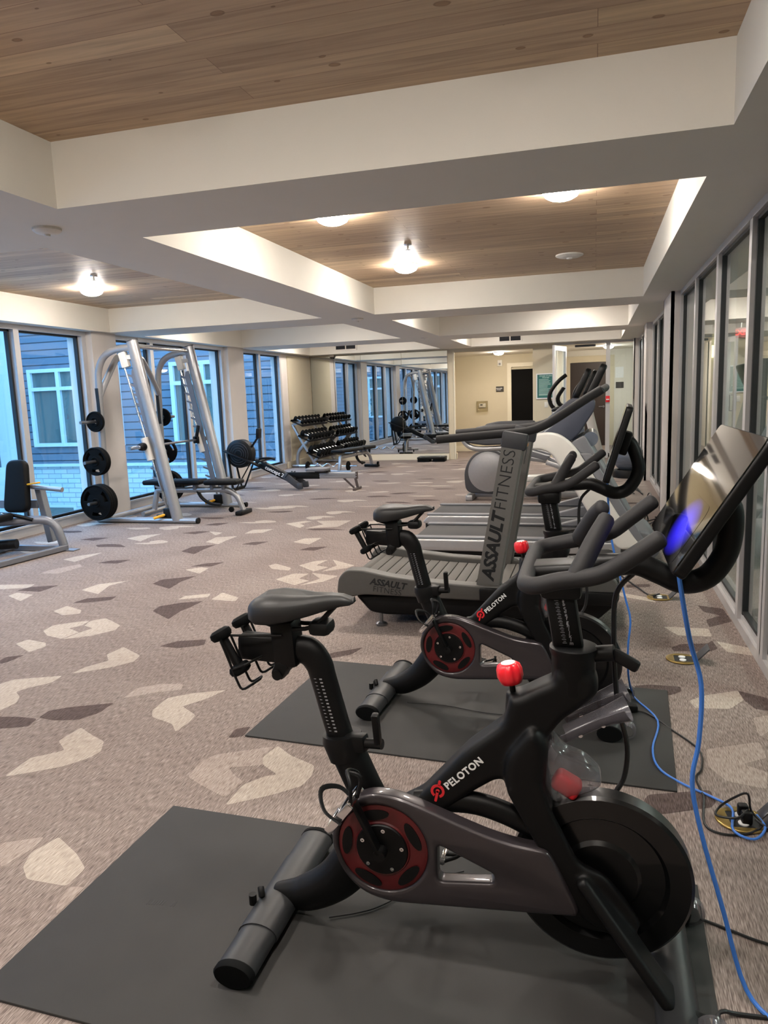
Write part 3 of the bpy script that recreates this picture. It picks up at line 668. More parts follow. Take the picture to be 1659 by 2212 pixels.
for x, y, l in ((-1.55, 6.4, 'small sprinkler head between two domed lights on the wood ceiling'), (-4.763, 6.482, 'small sprinkler head beside the light over the smith machine')):
    t = thing('sprinkler', l, 'sprinkler', (x, y, ZT))
    mb = MB(); mb.lathe([(.035, 0), (.03, -.01)], n=16); mb.build('escutcheon', M['chrome'], t)
    mb = MB(); mb.cyl((0, 0, -.008), (0, 0, -.04), .008, n=8); mb.lathe([(.022, -.04), (.022, -.044)], n=12); mb.build('deflector', M['chrome'], t)
# air vents on the far face of the last coffers
def vent(x, z, w, h, label):
    t = thing('air_vent', label, 'air vent', (x, 15.96, z), 0, 'air vents on the far coffer')
    mb = MB(); mb.plate([rect(-w/2, w/2, -h/2, h/2), rect(-w/2+.03, -.012, -h/2+.025, h/2-.025), rect(.012, w/2-.03, -h/2+.025, h/2-.025)], .02, side(-.01)); mb.build('frame', M['paint'], t, ang=0)
    mb = MB(); mb.box((0, -.002, 0), (w-.04, .004, h-.04)); mb.build('duct', M['gasket'], t, ang=0)
    mb = MB()
    k = 8
    for i in range(k):
        for s in (-1, 1): mb.box((s*(w/4-.008), -.012, -h/2+.03+(h-.06)*i/(k-1)), (w/2-.05, .012, .004), Euler((.5, 0, 0)))
    mb.build('louvre', M['dgrey'], t, ang=0)
vent(-5.36, 2.575, .52, .13, 'double air vent on the far coffer left of the mirror camera')
vent(-1.72, 2.565, .50, .14, 'double air vent on the far coffer above the hall opening')
t = thing('security_camera', 'white dome security camera under the beam in front of the mirror', 'security camera', (-5.842, 16.33, ZS))
mb = MB(); mb.lathe([(.06, 0), (.06, -.03), (.05, -.045)], n=20); mb.build('housing', M['plast'], t)
mb = MB(); mb.lathe([(.045, -.042), (.035, -.07), (.015, -.085), (0, -.087)], n=20, cap=False); mb.build('lens_dome', M['gloss'], t)

# ================================================================== wall items at the back
t = thing('policy_poster', 'green notice board poster with pale lines of text in a white frame', 'poster', (-1.015, 16.395, 1.555))
mb = MB(); mb.plate([rect(-.2, .2, -.27, .27), rect(-.178, .178, -.248, .248)], .02, side(-.01)); mb.build('frame', M['white'], t, ang=0)
mb = MB(); mb.box((0, -.004, 0), (.36, .004, .50)); pp = mb.build('sheet', M['green'], t, ang=0)
mb = MB()
mb.text('FITNESS STUDIO', .036, side(-.0065) @ Matrix.Translation((0, .215, 0)), .0003, .0006); mb.text('POLICIES', .036, side(-.0065) @ Matrix.Translation((0, .178, 0)), .0003, .0006)
rp = random.Random(3)
for i in range(13):
    L = rp.uniform(.18, .29); mb.box((-.145+L/2, -.0065, .14-.027*i), (L, .0006, .009 if i < 12 else .016))
mb.build('lettering', M['lip'], pp, ang=0)
t = thing('room_sign', 'small dark room sign beside the dark hall doorway', 'sign', (-2.277, 18.695, 1.535))
mb = MB(); mb.box((0, -.006, 0), (.19, .012, .135), bev=.002); pl = mb.build('plate', M['signblk'], t, ang=0)
mb = MB(); mb.text('WELLNESS', .034, side(-.0125) @ Matrix.Translation((-.02, .016, 0)), .0004, .0006); mb.text('STUDIO', .03, side(-.0125) @ Matrix.Translation((-.025, -.02, 0)), .0004, .0005)
mb.build('lettering', M['white'], pl, ang=0)
t = thing('thermostat', 'white thermostat in a clear lock box on the hall wall', 'thermostat', (-2.72, 18.695, 1.125))
mb = MB(); mb.box((0, -.015, .02), (.17, .03, .1), bev=.006); mb.build('body', M['plast'], t)
mb = MB(); mb.box((-.02, -.031, .035), (.06, .003, .03)); mb.build('display', M['dgrey'], t, ang=0)
mb = MB(); mb.box((0, -.04, -.005), (.28, .08, .27), bev=.008); mb.build('lock_box', glassmat('lock_box_plastic', (.88, .86, .8), .7), t)
t = thing('fire_strobe', 'white fire alarm strobe high on the hall wall under the light', 'alarm', (-2.27, 18.695, 2.17))
mb = MB(); mb.box((0, -.02, 0), (.11, .04, .15), bev=.006); mb.build('body', M['plast'], t)
mb = MB(); mb.box((0, -.045, -.02), (.045, .02, .05), bev=.004); mb.build('lens', M['lgrey'], t)
t = thing('light_switch', 'white light switch plate below the green poster', 'light switch', (-1.006, 16.398, 1.16))
mb = MB(); mb.box((0, -.004, 0), (.075, .008, .12), bev=.003); mb.build('plate', M['plast'], t)
mb = MB(); mb.box((0, -.009, 0), (.03, .006, .06), bev=.002); mb.build('rocker', M['plast'], t)
t = thing('fire_pull', 'red fire alarm pull station on the post beside the doorway', 'alarm', (.262, 16.367, 1.24))
mb = MB(); mb.box((0, -.02, 0), (.085, .04, .13), bev=.005); mb.build('body', M['redknob'], t)
mb = MB(); mb.box((0, -.043, -.01), (.06, .01, .025), bev=.003); mb.build('handle', M['white'], t)
t = thing('door_plaque', 'plain black plaque on the corridor wall seen through the sidelight', 'sign', (.61, 19.995, 1.53))
mb = MB(); mb.box((0, -.006, 0), (.19, .012, .155), bev=.002); mb.build('plate', M['signblk'], t, ang=0)
tag(MB().box((.60, 19.994, 1.85), (.2, .004, .27)).build('paper_notice', M['white'], ang=0), 'blank white paper notice above the black plaque in the corridor', 'notice')
# lobby things seen through the partition
t = thing('exit_sign', 'red lit EXIT sign hanging in the lobby beyond the glass', 'sign', (3.0, 17.63, 2.64))
mb = MB(); mb.box((0, 0, -.11), (.34, .04, .21), bev=.005); mb.build('housing', mat('exit_sign_face', '#7a2a2a', .5), t)
mb = MB(); mb.text('EXIT', .16, side(-.022) @ Matrix.Translation((0, -.11, 0)), .001, .004); mb.build('lettering', M['exit'], t, ang=0)
mb = MB(); mb.cyl((0, 0, 0), (0, 0, .11), .012); mb.build('stem', M['plast'], t)
t = thing('wall_sconce', 'small glowing yellow wall sconce on the far lobby wall', 'wall lamp', (3.0, 22.24, 2.34))
mb = MB(); mb.box((0, -.02, 0), (.1, .03, .2)); mb.build('back_plate', M['steel'], t)
mb = MB(); mb.lathe([(.11, -.16), (.13, .16)], c=(0, -.13, 0), n=20); mb.build('lamp_shade', emit('sconce_glow', (1, .82, .4), 6), t)

# ================================================================== light
w = bpy.data.worlds.new('sky'); SC.world = w; w.use_nodes = True; nt = w.node_tree
bg = nt.nodes['Background']; sk = nt.nodes.new('ShaderNodeTexSky'); sk.sky_type = 'HOSEK_WILKIE'; sk.turbidity = 3; sk.sun_direction = (-.3, -.6, .45)
mixn = nt.nodes.new('ShaderNodeMix'); mixn.data_type = 'RGBA'; mixn.inputs[0].default_value = .75; mixn.inputs[7].default_value = (.29, .58, .97, 1)
nt.links.new(sk.outputs[0], mixn.inputs[6]); nt.links.new(mixn.outputs[2], bg.inputs[0]); bg.inputs[1].default_value = 6.4
vs = SC.view_settings; vs.view_transform = 'Standard'; vs.look = 'None'; vs.gamma = 1; vs.use_curve_mapping = False; vs.exposure = 1.05
try:
    cy = SC.cycles; cy.use_denoising = True; cy.denoiser = 'OPENIMAGEDENOISE'; cy.max_bounces = 8; cy.transparent_max_bounces = 16; cy.caustics_reflective = False; cy.caustics_refractive = False; cy.sample_clamp_indirect = 8; cy.blur_glossy = .5
except Exception: pass
# ================================================================== indoor cycles
def rotM(u, v, p):
    """matrix with local x=u, y=v, z=u x v at p"""
    u = Vector(u).normalized(); v = Vector(v).normalized(); n = u.cross(v).normalized(); v = n.cross(u)
    return Matrix(((u.x, v.x, n.x, p[0]), (u.y, v.y, n.y, p[1]), (u.z, v.z, n.z, p[2]), (0, 0, 0, 1)))
M['blue_lit'] = emit('blue_lit_display', (.022, .014, .62), .9)
def _soft():
    nt = M['blue_lit'].node_tree; N = nt.nodes; b = N['Principled BSDF']; L = nt.links.new
    tc = N.new('ShaderNodeTexCoord'); vm = N.new('ShaderNodeVectorMath'); vm.operation = 'MULTIPLY_ADD'; vm.inputs[1].default_value = (2, 2, 2); vm.inputs[2].default_value = (-1, -1, -1)
    L(tc.outputs['Generated'], vm.inputs[0]); ln = N.new('ShaderNodeVectorMath'); ln.operation = 'LENGTH'
    sp = N.new('ShaderNodeSeparateXYZ'); cb = N.new('ShaderNodeCombineXYZ'); L(vm.outputs[0], sp.inputs[0]); L(sp.outputs[1], cb.inputs[0]); L(sp.outputs[2], cb.inputs[1]); L(cb.outputs[0], ln.inputs[0])
    mr = N.new('ShaderNodeMapRange'); mr.inputs[1].default_value = .3; mr.inputs[2].default_value = 1.0; mr.inputs[3].default_value = 1.3; mr.inputs[4].default_value = 0
    L(ln.outputs['Value'], mr.inputs[0]); L(mr.outputs[0], b.inputs['Emission Strength'])
    b.inputs['Base Color'].default_value = (.0012, .0012, .0015, 1); b.inputs['Roughness'].default_value = .05; b.inputs['Coat Weight'].default_value = 1
_soft()
def cycle(loc, rz, label, sb, st, lit=True, cage=True):
    t = thing('indoor_cycle', label, 'exercise bike', loc, rz, 'indoor cycles on rubber mats')
    Z0 = .009
    # stabilizers
    mb = MB(); mb.tube([(-.87, -.29, .037), (-.87, .29, .037)], .054, 24, flat=.62)
    rs = mb.build('rear_stabilizer', M['foot'], t)
    for s in (-1, 1):
        mb = MB(); mb.tube([(-.87, s*.289, .037), (-.87, s*.304, .037), (-.87, s*.31, .037)], [.0555, .0555, .05], 24, flat=.64); mb.build('end_cap', M['rubber'], rs)
    mb = MB(); mb.tube([(-.87, -.16, .037), (-.87, .16, .037)], .0575, 24, flat=.64); mb.build('sleeve', M['foot'], rs)
    mb = MB(); mb.bar((-.925, -.02, .06), (-.905, -.05, .085), .016, .03, bev=.004); mb.cyl((-.93, -.06, .05), (-.93, -.06, .08), .011); mb.build('levelling_knob', M['black'], rs)
    mb = MB(); mb.tube([(.195, -.26, .037), (.195, .26, .037)], .05, 24, flat=.64); fs = mb.build('front_stabilizer', M['foot'], t)
    for s in (-1, 1):
        mb = MB(); mb.tube([(.195, s*.259, .037), (.195, s*.27, .037)], .052, 24, flat=.66); mb.build('end_cap', M['rubber'], fs)
        mb = MB(); mb.lathe([(.016, -.016), (.036, -.014), (.037, 0), (.036, .014), (.016, .016)], c=(.266, s*.205, .037), axis=(0, 1, 0), n=28); wh = mb.build('transport_wheel', M['clear'], fs)
        mb = MB(); mb.lathe([(.006, -.018), (.024, -.0175), (.025, 0), (.024, .0175), (.006, .018)], c=(.266, s*.205, .037), axis=(0, 1, 0), n=20); mb.build('bearing', M['chrome'], wh)
        mb = MB(); mb.bar((.19, s*.17, .05), (.262, s*.18, .037), .02, .03, bev=.004); mb.build('wheel_bracket', M['black'], fs)
    # frame
    body = [(-.60, .33), (-.439, .427), (-.312, .571), (-.215, .652), (-.202, .70), (-.199, .722), (-.171, .729), (-.14, .748), (-.09, .775), (-.09, .80), (.005, .80), (.018, .752), (-.026, .708), (-.069, .675), (-.108, .62), (-.12, .568), (-.116, .513), (-.10, .48), (-.18, .46), (-.195, .488), (-.212, .502), (-.235, .499), (-.293, .459), (-.36, .40), (-.50, .29), (-.58, .25)]
    mb = MB(); mb.plate([rnd(body, .02, 3)], .10, side(0), .022, 5)
    mb.plate([rnd([(-.215, .50), (-.21, .58), (-.14, .67), (-.10, .62), (-.112, .50), (-.085, .43), (-.15, .40)], .03, 4)], .155, side(0), .03, 5)
    mb.tube([(-.56, 0, .33), (-.60, 0, .42), (-.648, 0, .53)], [.054, .05, .05], 20, flat=.8, up=(0, 1, 0))          # seat tube
    mb.tube([(-.55, 0, .30), (-.63, 0, .20), (-.70, 0, .12), (-.79, 0, .066), (-.885, 0, .05)], [.075, .068, .06, .052, .03], 20, sm=5, flat=.85, up=(0, 1, 0))
    blade = [(-.21, .50), (-.12, .53), (-.095, .447), (-.03, .318), (.028, .296), (.055, .27), (.09, .224), (.122, .172), (.10, .155), (.05, .135), (.0, .16), (-.037, .19), (-.095, .289), (-.15, .387)]
    for s in (-1, 1):
        mb.plate([rnd(blade, .02, 3)], .03, side(s*.063), .009, 3); mb.bar((-.02, s*.062, .285), (.187, s*.155, .05), .03, .09, up=(0, 1, 0), bev=.01)
    mb.lathe([(.045, .72), (.052, .745), (.053, .83)], c=(-.045, 0, 0), n=28)
    mb.lathe([(.026, 0), (.024, .06)], c=(-.187, 0, .665), n=20)
    fr = mb.build('frame', M['frameblk'], t, ang=50)
    md = fr.modifiers.new('weld', 'REMESH'); md.mode = 'VOXEL'; md.voxel_size = .0045; md.use_smooth_shade = True
    md = fr.modifiers.new('soften', 'SMOOTH'); md.factor = .5; md.iterations = 10
    for s in (-1, 1):
        mb = MB(); mb.lathe([(0, 0), (.008, 0), (.007, .006), (0, .006)], c=(-.005, s*.077, .245), axis=(0, s, 0), n=12); mb.build('axle_bolt', M['brass'], t)
    mb = MB(); mb.tube([(-.45, -.02, .405), (-.31, -.02, .42), (-.21, -.02, .40), (-.12, -.02, .36)], .03, 14, sm=5, flat=.8, up=(0, 1, 0)); mb.build('chain_stay', M['black'], t)
    mb = MB(); mb.plate([rnd([(-.44, .41), (-.30, .40), (-.12, .34), (-.05, .25), (-.06, .20), (-.44, .20)], .03)], .02, side(-.025), .006)
    # flywheel
    mb = MB(); mb.lathe([(.02, -.028), (.09, -.03), (.10, -.022), (.155, -.020), (.165, -.034), (.214, -.035), (.222, -.028), (.222, .016), (.214, .022), (.165, .02), (.02, .02)], c=(.022, 0, .258), axis=(0, 1, 0), n=72); fw = mb.build('flywheel', mat('flywheel_black', '#0f0f10', .3, .4, coat=.3) if 'fw' not in M else M['fw'], t, ang=35)
    # drive guard with red wheel
    gl = [(-.672, .30), (-.655, .372), (-.609, .427), (-.556, .452), (-.494, .452), (-.433, .435), (-.313, .392), (-.243, .37), (-.186, .358), (-.103, .352), (-.085, .323), (-.035, .217), (-.026, .187), (-.176, .174), (-.441, .152), (-.505, .147), (-.582, .160), (-.64, .212)]
    gw = [(-.38, .332), (-.234, .269), (-.237, .245), (-.382, .227)]
    dc = (-.527, .30)
    circ = [(dc[0]+.121*math.cos(a*PI/24), dc[1]+.121*math.sin(a*PI/24)) for a in range(48)]
    mb = MB(); mb.plate([rnd(gl, .04, 4), rnd(gw, .018, 3), circ], .05, side(-.068), .011, 3); gd = mb.build('drive_guard', M['guard'], t, ang=45)
    mb = MB(); mb.lathe([(.05, .01), (.121, .012), (.121, -.006), (.112, -.010), (.076, -.008), (.073, -.012), (.05, -.006)], c=(dc[0], -.080, dc[1]), axis=(0, 1, 0), n=48); rw = mb.build('red_wheel', M['red'], t)
    for k in range(5):
        mb = MB(); a = 2*PI*k/5+.5; c = (dc[0]+.096*math.cos(a), dc[1]+.096*math.sin(a))
        pts = [(c[0]+.040*math.cos(q)*-math.sin(a)+.014*math.sin(q)*math.cos(a), c[1]+.040*math.cos(q)*math.cos(a)+.014*math.sin(q)*math.sin(a)) for q in [2*PI*j/20 for j in range(20)]]
        mb.plate([pts], .003, side(-.0915))
        mb.build('wheel_slot', M['black'], rw)
    mb = MB(); mb.lathe([(.0, -.004), (.068, -.004), (.072, .003), (.072, .02)], c=(dc[0], -.092, dc[1]), axis=(0, 1, 0), n=48); hub = mb.build('hub_cover', M['frameblk'], t)
    for k in range(5):
        a = 2*PI*k/5+.2; mb = MB(); mb.lathe([(.0055, 0), (.0055, .004), (.003, .004), (.003, .001), (0, .001)], c=(dc[0]+.056*math.cos(a), -.096, dc[1]+.056*math.sin(a)), axis=(0, -1, 0), n=10); mb.build('hub_bolt', M['chrome'], hub)
    # cranks and pedals
    for s, ang in ((-1, 2.02), (1, 2.02+PI)):
        d = Vector((math.cos(ang), 0, math.sin(ang))); c = Vector((dc[0], s*.112, dc[1])); e = c+d*.165
        mb = MB(); mb.lathe([(0, 0), (.016, 0), (.016, .03), (0, .03)], c=(dc[0], s*.096, dc[1]), axis=(0, s, 0), n=16)
        mb.bar(c, e, .013, .03, up=(0, 1, 0), bev=.005); cr = mb.build('crank_arm', M['black'], t)
        p = e+Vector((0, s*.055, 0)); tilt = Euler((0, -.9 if s < 0 else .3, 0)).to_matrix()
        W = lambda x, y, z: p+tilt @ Vector((x, y, z))
        mb = MB(); mb.cyl(e, p+Vector((0, s*.04, 0)), .007, n=10)
        for x in (-.045, .0, .045): mb.bar(W(x, -.045, 0), W(x, .045, 0), .012, .022, bev=.003)
        for y in (-.045, .045): mb.bar(W(-.05, y, 0), W(.05, y, 0), .008, .02, bev=.002)
        pd = mb.build('pedal', M['chrome'], t)
        mb = MB(); mb.tube([W(.05, -.04, .0), W(.085, -.03, .03), W(.09, 0, .055), W(.085, .03, .03), W(.05, .04, 0)], .005, 8, sm=5); mb.tube([W(.05, 0, -.005), W(.10, 0, .02), W(.085, 0, .058)], .005, 8, sm=4)
        mb.tube([W(.0, -.055, -.012), W(-.005, -.05, .04), W(0, 0, .075), W(.005, .05, .04), W(.0, .055, -.012)], .007, 8, sm=5, flat=.3, up=(1, 0, 0)); mb.build('toe_cage', M['black'], pd)
    # seat post, slide, saddle
    mb = MB(); mb.tube([(-.642, 0, .50), (-.648, 0, .525), (-.655, 0, .55), (-.657, 0, .568)], [.052, .055, .058, .054], 20, flat=.85, up=(0, 1, 0)); mb.bar((-.64, -.01, .55), (-.58, -.02, .556), .04, .05, bev=.01); co_ = mb.build('seat_collar', M['black'], t)
    mb = MB(); mb.cyl((-.585, -.02, .556), (-.535, -.03, .562), .014); mb.bar((-.545, -.03, .56), (-.545, -.05, .655), .02, .022, bev=.006); mb.build('clamp_lever', M['black'], co_)
    mb = MB(); mb.tube([(-.655, 0, .54), (-.672, 0, .60), (-.702, 0, .72), (-.715, 0, .765), (-.745, 0, .798), (-.80, 0, .80)], [.037, .037, .037, .039, .041, .037], 20, sm=5, flat=.72, up=(0, 1, 0)); sp = mb.build('seat_post', M['frameblk'], t)
    mb = MB()
    for k in range(16):
        q = k/15; x, z = -.668-.036*q, .585+.145*q
        mb.box((x+.004, -.0285, z), (.007, .0012, .0035)); mb.box((x-.012, -.0285, z), (.006, .0012, .001))
    mb.build('height_scale', M['lgrey'], sp, ang=0)
    mb = MB(); mb.box((-.858, 0, .80), (.17, .055, .072), Euler((0, .04, 0)), bev=.012); mb.build('saddle_slide', M['black'], t)
    mb = MB(); mb.box((-.802, 0, .82), (.068, .075, .13), Euler((0, -.06, 0)), bev=.012); mb.box((-.815, -.015, .75), (.04, .05, .05), Euler((0, .5, 0)), bev=.01); mb.cyl((-.82, -.045, .738), (-.82, .045, .738), .014); mb.build('saddle_clamp', M['black'], t)
    secs = []
    for (x, w, zt, zb) in ((-.905, .035, .925, .905), (-.90, .058, .947, .888), (-.875, .078, .962, .877), (-.83, .085, .968, .878), (-.78, .076, .966, .888), (-.73, .052, .964, .90), (-.68, .033, .967, .915), (-.64, .026, .966, .928), (-.612, .022, .957, .936), (-.604, .012, .95, .942)):
        sec = []
        for k in range(24):
            a = 2*PI*k/24; ca, sa = math.cos(a), math.sin(a)
            y = w*math.copysign(abs(ca)**.8, ca); h = (zt-zb)/2; m_ = (zt+zb)/2
            z = m_+h*math.copysign(abs(sa)**(.6 if sa > 0 else .45), sa)
            if sa > 0: z -= .012*max(0, 1-(y/(.3*w+1e-6))**2)*(1 if w > .04 else .3)      # centre groove
            else: z += .02*(1-(abs(y)/w)**2)
            sec.append((-.604+(x+.604)*.955, y, z-.006))
        secs.append(sec)
    mb = MB(); mb.loft(secs); sd = mb.build('saddle', M['saddle'], t, ang=60)
    mb = MB()
    for s in (-1, 1): mb.tube([(-.87, s*.03, .885), (-.80, s*.03, .868), (-.72, s*.022, .872), (-.66, s*.012, .925)], .006, 8, sm=4)
    mb.box((-.70, 0, .868), (.06, .07, .04), bev=.015); mb.build('saddle_rail', M['black'], sd)
    if cage:
        for s in (-1, 1):
            y = s*.062; mb = MB(); R = .0035
            mb.tube([(-.80, s*.04, .85), (-.90, y, .852), (-.945, y, .85), (-.955, y, .84)], R, 8)
            for q in (-.028, .028):
                mb.tube([(-.955, y+q, .842), (-.935, y+q, .79), (-.915, y+q, .735), (-.90, y+q, .712), (-.87, y+q, .728)], R, 8, sm=3)
            mb.tube([(-.87, y-.028, .728), (-.86, y, .733), (-.87, y+.028, .728)], R, 8); mb.tube([(-.955, y-.028, .842), (-.957, y+.028, .842)], R, 8)
            mb.tube([(-.925, y-.028, .765), (-.89, y-.028, .78), (-.86, y*.7, .79)], R, 8); mb.build('weight_cradle', M['black'], t)
    # head, handlebar post
    mb = MB(); mb.lathe([(.045, .72), (.052, .745), (.053, .83), (.058, .842), (.058, .853), (.05, .857)], c=(-.045, 0, 0), n=28); mb.build('head_tube', M['frameblk'], t)
    mb = MB(); mb.cyl((.0, 0, .835), (.05, -.01, .845), .02, n=14); mb.bar((.045, -.01, .845), (.105, -.03, .818), .022, .03, bev=.008); mb.build('post_lever', M['black'], t)
    mb = MB(); mb.bar((-.049, 0, .80), (-.083, 0, 1.02), .048, .072, up=(1, 0, 0), bev=.012); hp = mb.build('handlebar_post', M['frameblk'], t)
    mb = MB()
    for k, chh in enumerate('abcdefghijklm'):
        q = 1-k/12; x, z = -.053-.02*q, .868+.105*q
        mb.text(chh, .012, side(-.0255) @ Matrix.Translation((x+.004, z, 0)), .0003, .0003); mb.box((x-.012, -.0255, z), (.010, .001, .001)); mb.box((x-.012, -.0255, z+.004), (.006, .001, .0008))
    mb.build('height_scale', M['lgrey'], hp, ang=0)
    hb = [(.13, -.206, 1.163), (.075, -.206, 1.122), (.033, -.203, 1.093), (-.005, -.2, 1.077), (-.07, -.198, 1.066), (-.115, -.192, 1.053), (-.14, -.172, 1.048), (-.148, -.13, 1.046), (-.15, 0, 1.046), (-.148, .13, 1.052), (-.14, .172, 1.058), (-.115, .192, 1.063), (-.07, .198, 1.072), (-.005, .2, 1.085), (.045, .203, 1.10), (.09, .206, 1.135), (.145, .206, 1.18)]
    mb = MB(); mb.tube(hb, .0195, 18, sm=4, rcap=.6); mb.tube([(-.035, -.192, 1.073), (.0, -.14, 1.14), (.027, -.10, 1.185)], [.021, .02, .018], 16, sm=4, rcap=.6, flat=1.15); mb.tube([(-.035, .192, 1.083), (.0, .14, 1.15), (.02, .10, 1.18)], [.021, .02, .018], 16, sm=4, rcap=.6, flat=1.15)
    mb.build('handlebar', M['foam'], t, ang=60)
    mb = MB(); mb.box((-.075, 0, 1.045), (.15, .10, .04), Euler((0, -.08, 0)), bev=.015, seg=3); mb.box((-.075, 0, 1.005), (.10, .075, .06), bev=.015); mb.build('device_tray', M['black'], t)
    # screen
    b, tp = Vector((sb[0], 0, sb[1])), Vector((st[0], 0, st[1])); v = (tp-b); H = v.length; v.normalize()
    Ms = rotM((0, -1, 0), v, (b+tp)/2); n = Ms.to_3x3() @ Vector((0, 0, 1))
    mb = MB(); mb.plate([rnd(rect(-.275, .275, -H/2, H/2), .02, 4)], .026, Ms @ Matrix.Translation((0, 0, -.014)), .006, 3); mb.bar((b+tp)/2-n*.02, (b+tp)/2-n*.062, .10, .10, bev=.01); sc = mb.build('screen_housing', M['black'], t)
    mb = MB(); mb.plate([rnd(rect(-.272, .272, -H/2+.003, H/2-.003), .018, 4)], .002, Ms); mb.build('screen', M['gloss'], sc, ang=0)
    if lit:
        mb = MB(); mb.plate([rnd(rect(-.02, .22, -H/2+.006, -.01), .03, 5)], .0004, Ms @ Matrix.Translation((0, 0, .0012))); mb.build('lit_display', M['blue_lit'], sc, ang=0)
    e = (b+tp)/2-n*.062
    mb = MB(); mb.tube([(-.03, 0, 1.055), (.05, 0, 1.06), (.10, 0, 1.062), (.15, 0, 1.042), (.20, 0, 1.022), (.25, 0, 1.036), (.285, 0, 1.085), (.297, 0, 1.14), (e.x+.012, 0, e.z-.01), (e.x-.01, 0, e.z+.015)], .027, 18, sm=5); mb.build('screen_arm', M['black'], t)
    # resistance knob
    kd = Vector((-.16, 0, 1)).normalized(); kp = Vector((-.190, 0, .708))
    mb = MB(); mb.lathe([(.02, 0), (.018, .012), (.008, .014), (.007, .05)], c=kp, axis=kd, n=16); kn = mb.build('resistance_stem', M['black'], t)
    prof = [(.012, .036), (.027, .041), (.0335, .056), (.033, .075), (.029, .087), (.021, .092), (0, .092)]
    mb = MB(); z = kd; x = z.orthogonal().normalized(); y = z.cross(x); rings = []
    for r, h in prof:
        rings.append([kp+z*h+(x*math.cos(2*PI*k/42)+y*math.sin(2*PI*k/42))*r*(1-(.17*max(0, math.cos(7*2*PI*k/42)) if .05 < h < .088 else 0)) for k in range(42)])
    mb.loft(rings, caps=False); k2 = mb.build('resistance_knob', M['redknob'], kn, ang=70)
    mb = MB(); mb.lathe([(.0, .0925), (.018, .0925), (.018, .0935), (0, .0935)], c=kp, axis=kd, n=24); mb.build('knob_cap', M['white'], kn)
    # clear guard over the flywheel with red pad, bottle cages
    tr = [(-.098, .625), (-.07, .585), (-.015, .568), (.022, .53), (.024, .508), (.005, .492), (-.09, .447), (-.118, .50), (-.122, .57)]
    mb = MB(); mb.plate([rnd(tr, .02, 4)], .10, side(0), .03, 4); mb.build('splash_guard', M['clear'], t, ang=60)
    mb = MB(); mb.box((-.06, -.02, .50), (.07, .05, .05), Euler((0, .5, 0)), bev=.014, seg=3); mb.build('brake_pad', M['redlogo'], t)
    ax = Vector((.866, 0, .5)); up = Vector((-.5, 0, .866))
    for s in (-1, 1):
        secs = []
        for q, r, lift in ((0, .034, 0), (.09, .034, 0), (.12, .038, -.004), (.15, .046, -.012), (.165, .05, -.022)):
            c = Vector((-.072, s*.055, .656))+ax*q; out = []
            for rr in (r, r-.003):
                sq = [a*PI/10 for a in range(11)]
                pts = [c+Vector((0, 1, 0))*rr*math.cos(a)*s*.9+(-up)*(rr*math.sin(a)*.9) for a in sq]
                out += pts if rr == r else pts[::-1]
            secs.append(out)
        mb = MB(); mb.loft(secs); bc = mb.build('bottle_cage', M['cage'], t, ang=60)
        for q in (.04, .10):
            mb = MB(); mb.lathe([(.006, 0), (.005, .004), (0, .005)], c=Vector((-.072, s*.055-.018, .656))+ax*q-up*.022, axis=(0, -1, 0), n=10); mb.build('cage_screw', M['chrome'], bc)
    # lettering on the down tube
    d2 = Vector((1, 0, .92)).normalized()
    Mt = rotM(d2, (-d2.z, 0, d2.x), (-.314, -.0512, .5145))
    mb = MB(); mb.text('PELOTON', .0262, Mt, .0005, .0008, spacing=1.12); mb.build('lettering', M['white'], fr, ang=0)
    Ml = rotM((math.cos(1.35), 0, math.sin(1.35)), (-math.sin(1.35), 0, math.cos(1.35)), (-.383, -.0512, .458))
    R1, R2 = .0185, .0115
    arc = lambda r, a0, a1, k=20: [(r*math.cos(a0+(a1-a0)*i/k), r*math.sin(a0+(a1-a0)*i/k)) for i in range(k+1)]
    mb = MB(); mb.plate([arc(R1, -2.6, 2.75)+arc(R2, 2.75, -2.6)], .001, Ml); mb.plate([rnd(rect(-.03, .001, -.0035, .0035), .003)], .001, Ml); mb.plate([rnd(rect(.016, .031, -.0035, .0035), .003)], .001, Ml); mb.lathe([(0, -.0005), (.005, -.0005), (.005, .0005), (0, .0005)], c=Ml @ Vector((.001, 0, 0)), axis=(0, 1, 0), n=14)
    mb.build('logo', M['redlogo'], fr, ang=0)
    # black lead hanging from the screen arm to the flywheel
    mb = MB(); mb.tube([(.10, .03, 1.04), (.055, .04, .98), (.05, .045, .86), (.06, .05, .70), (.085, .055, .58), (.08, .05, .50), (.06, .04, .46)], .0065, 8, sm=5); mb.build('lead', M['blackck'], t)
    return t
def dumbbell_small(p0, p1, label):
    p0, p1 = Vector(p0), Vector(p1); d = (p1-p0)
    t = thing('hand_weight', label, 'dumbbell', (0, 0, 0), 0, 'small hand weights behind the bike saddles')
    t.location = (p0+p1)/2; h = d.length/2; ax = d.normalized()
    mb = MB(); mb.cyl(-ax*h, ax*h, .0125); mb.build('handle', M['black'], t)
    for s in (-1, 1):
        mb = MB(); mb.lathe([(.010, -.018), (.026, -.014), (.031, -.004), (.029, .006), (.02, .012), (0, .013)], c=ax*h*s*.92, axis=ax*s, n=22); mb.build('weight_head', M['rubber'], t)
BK1 = Vector((0, 1.78, .008)); BK2 = Vector((-.115, 3.31, .008))
cycle(BK1, 0, 'nearest black indoor cycle with red resistance knob, in the right foreground', (.147, 1.105), (.312, 1.372))
cycle(BK2, -.035, 'second black indoor cycle, in front of the curved grey treadmill', (.155, 1.10), (.245, 1.40), False)
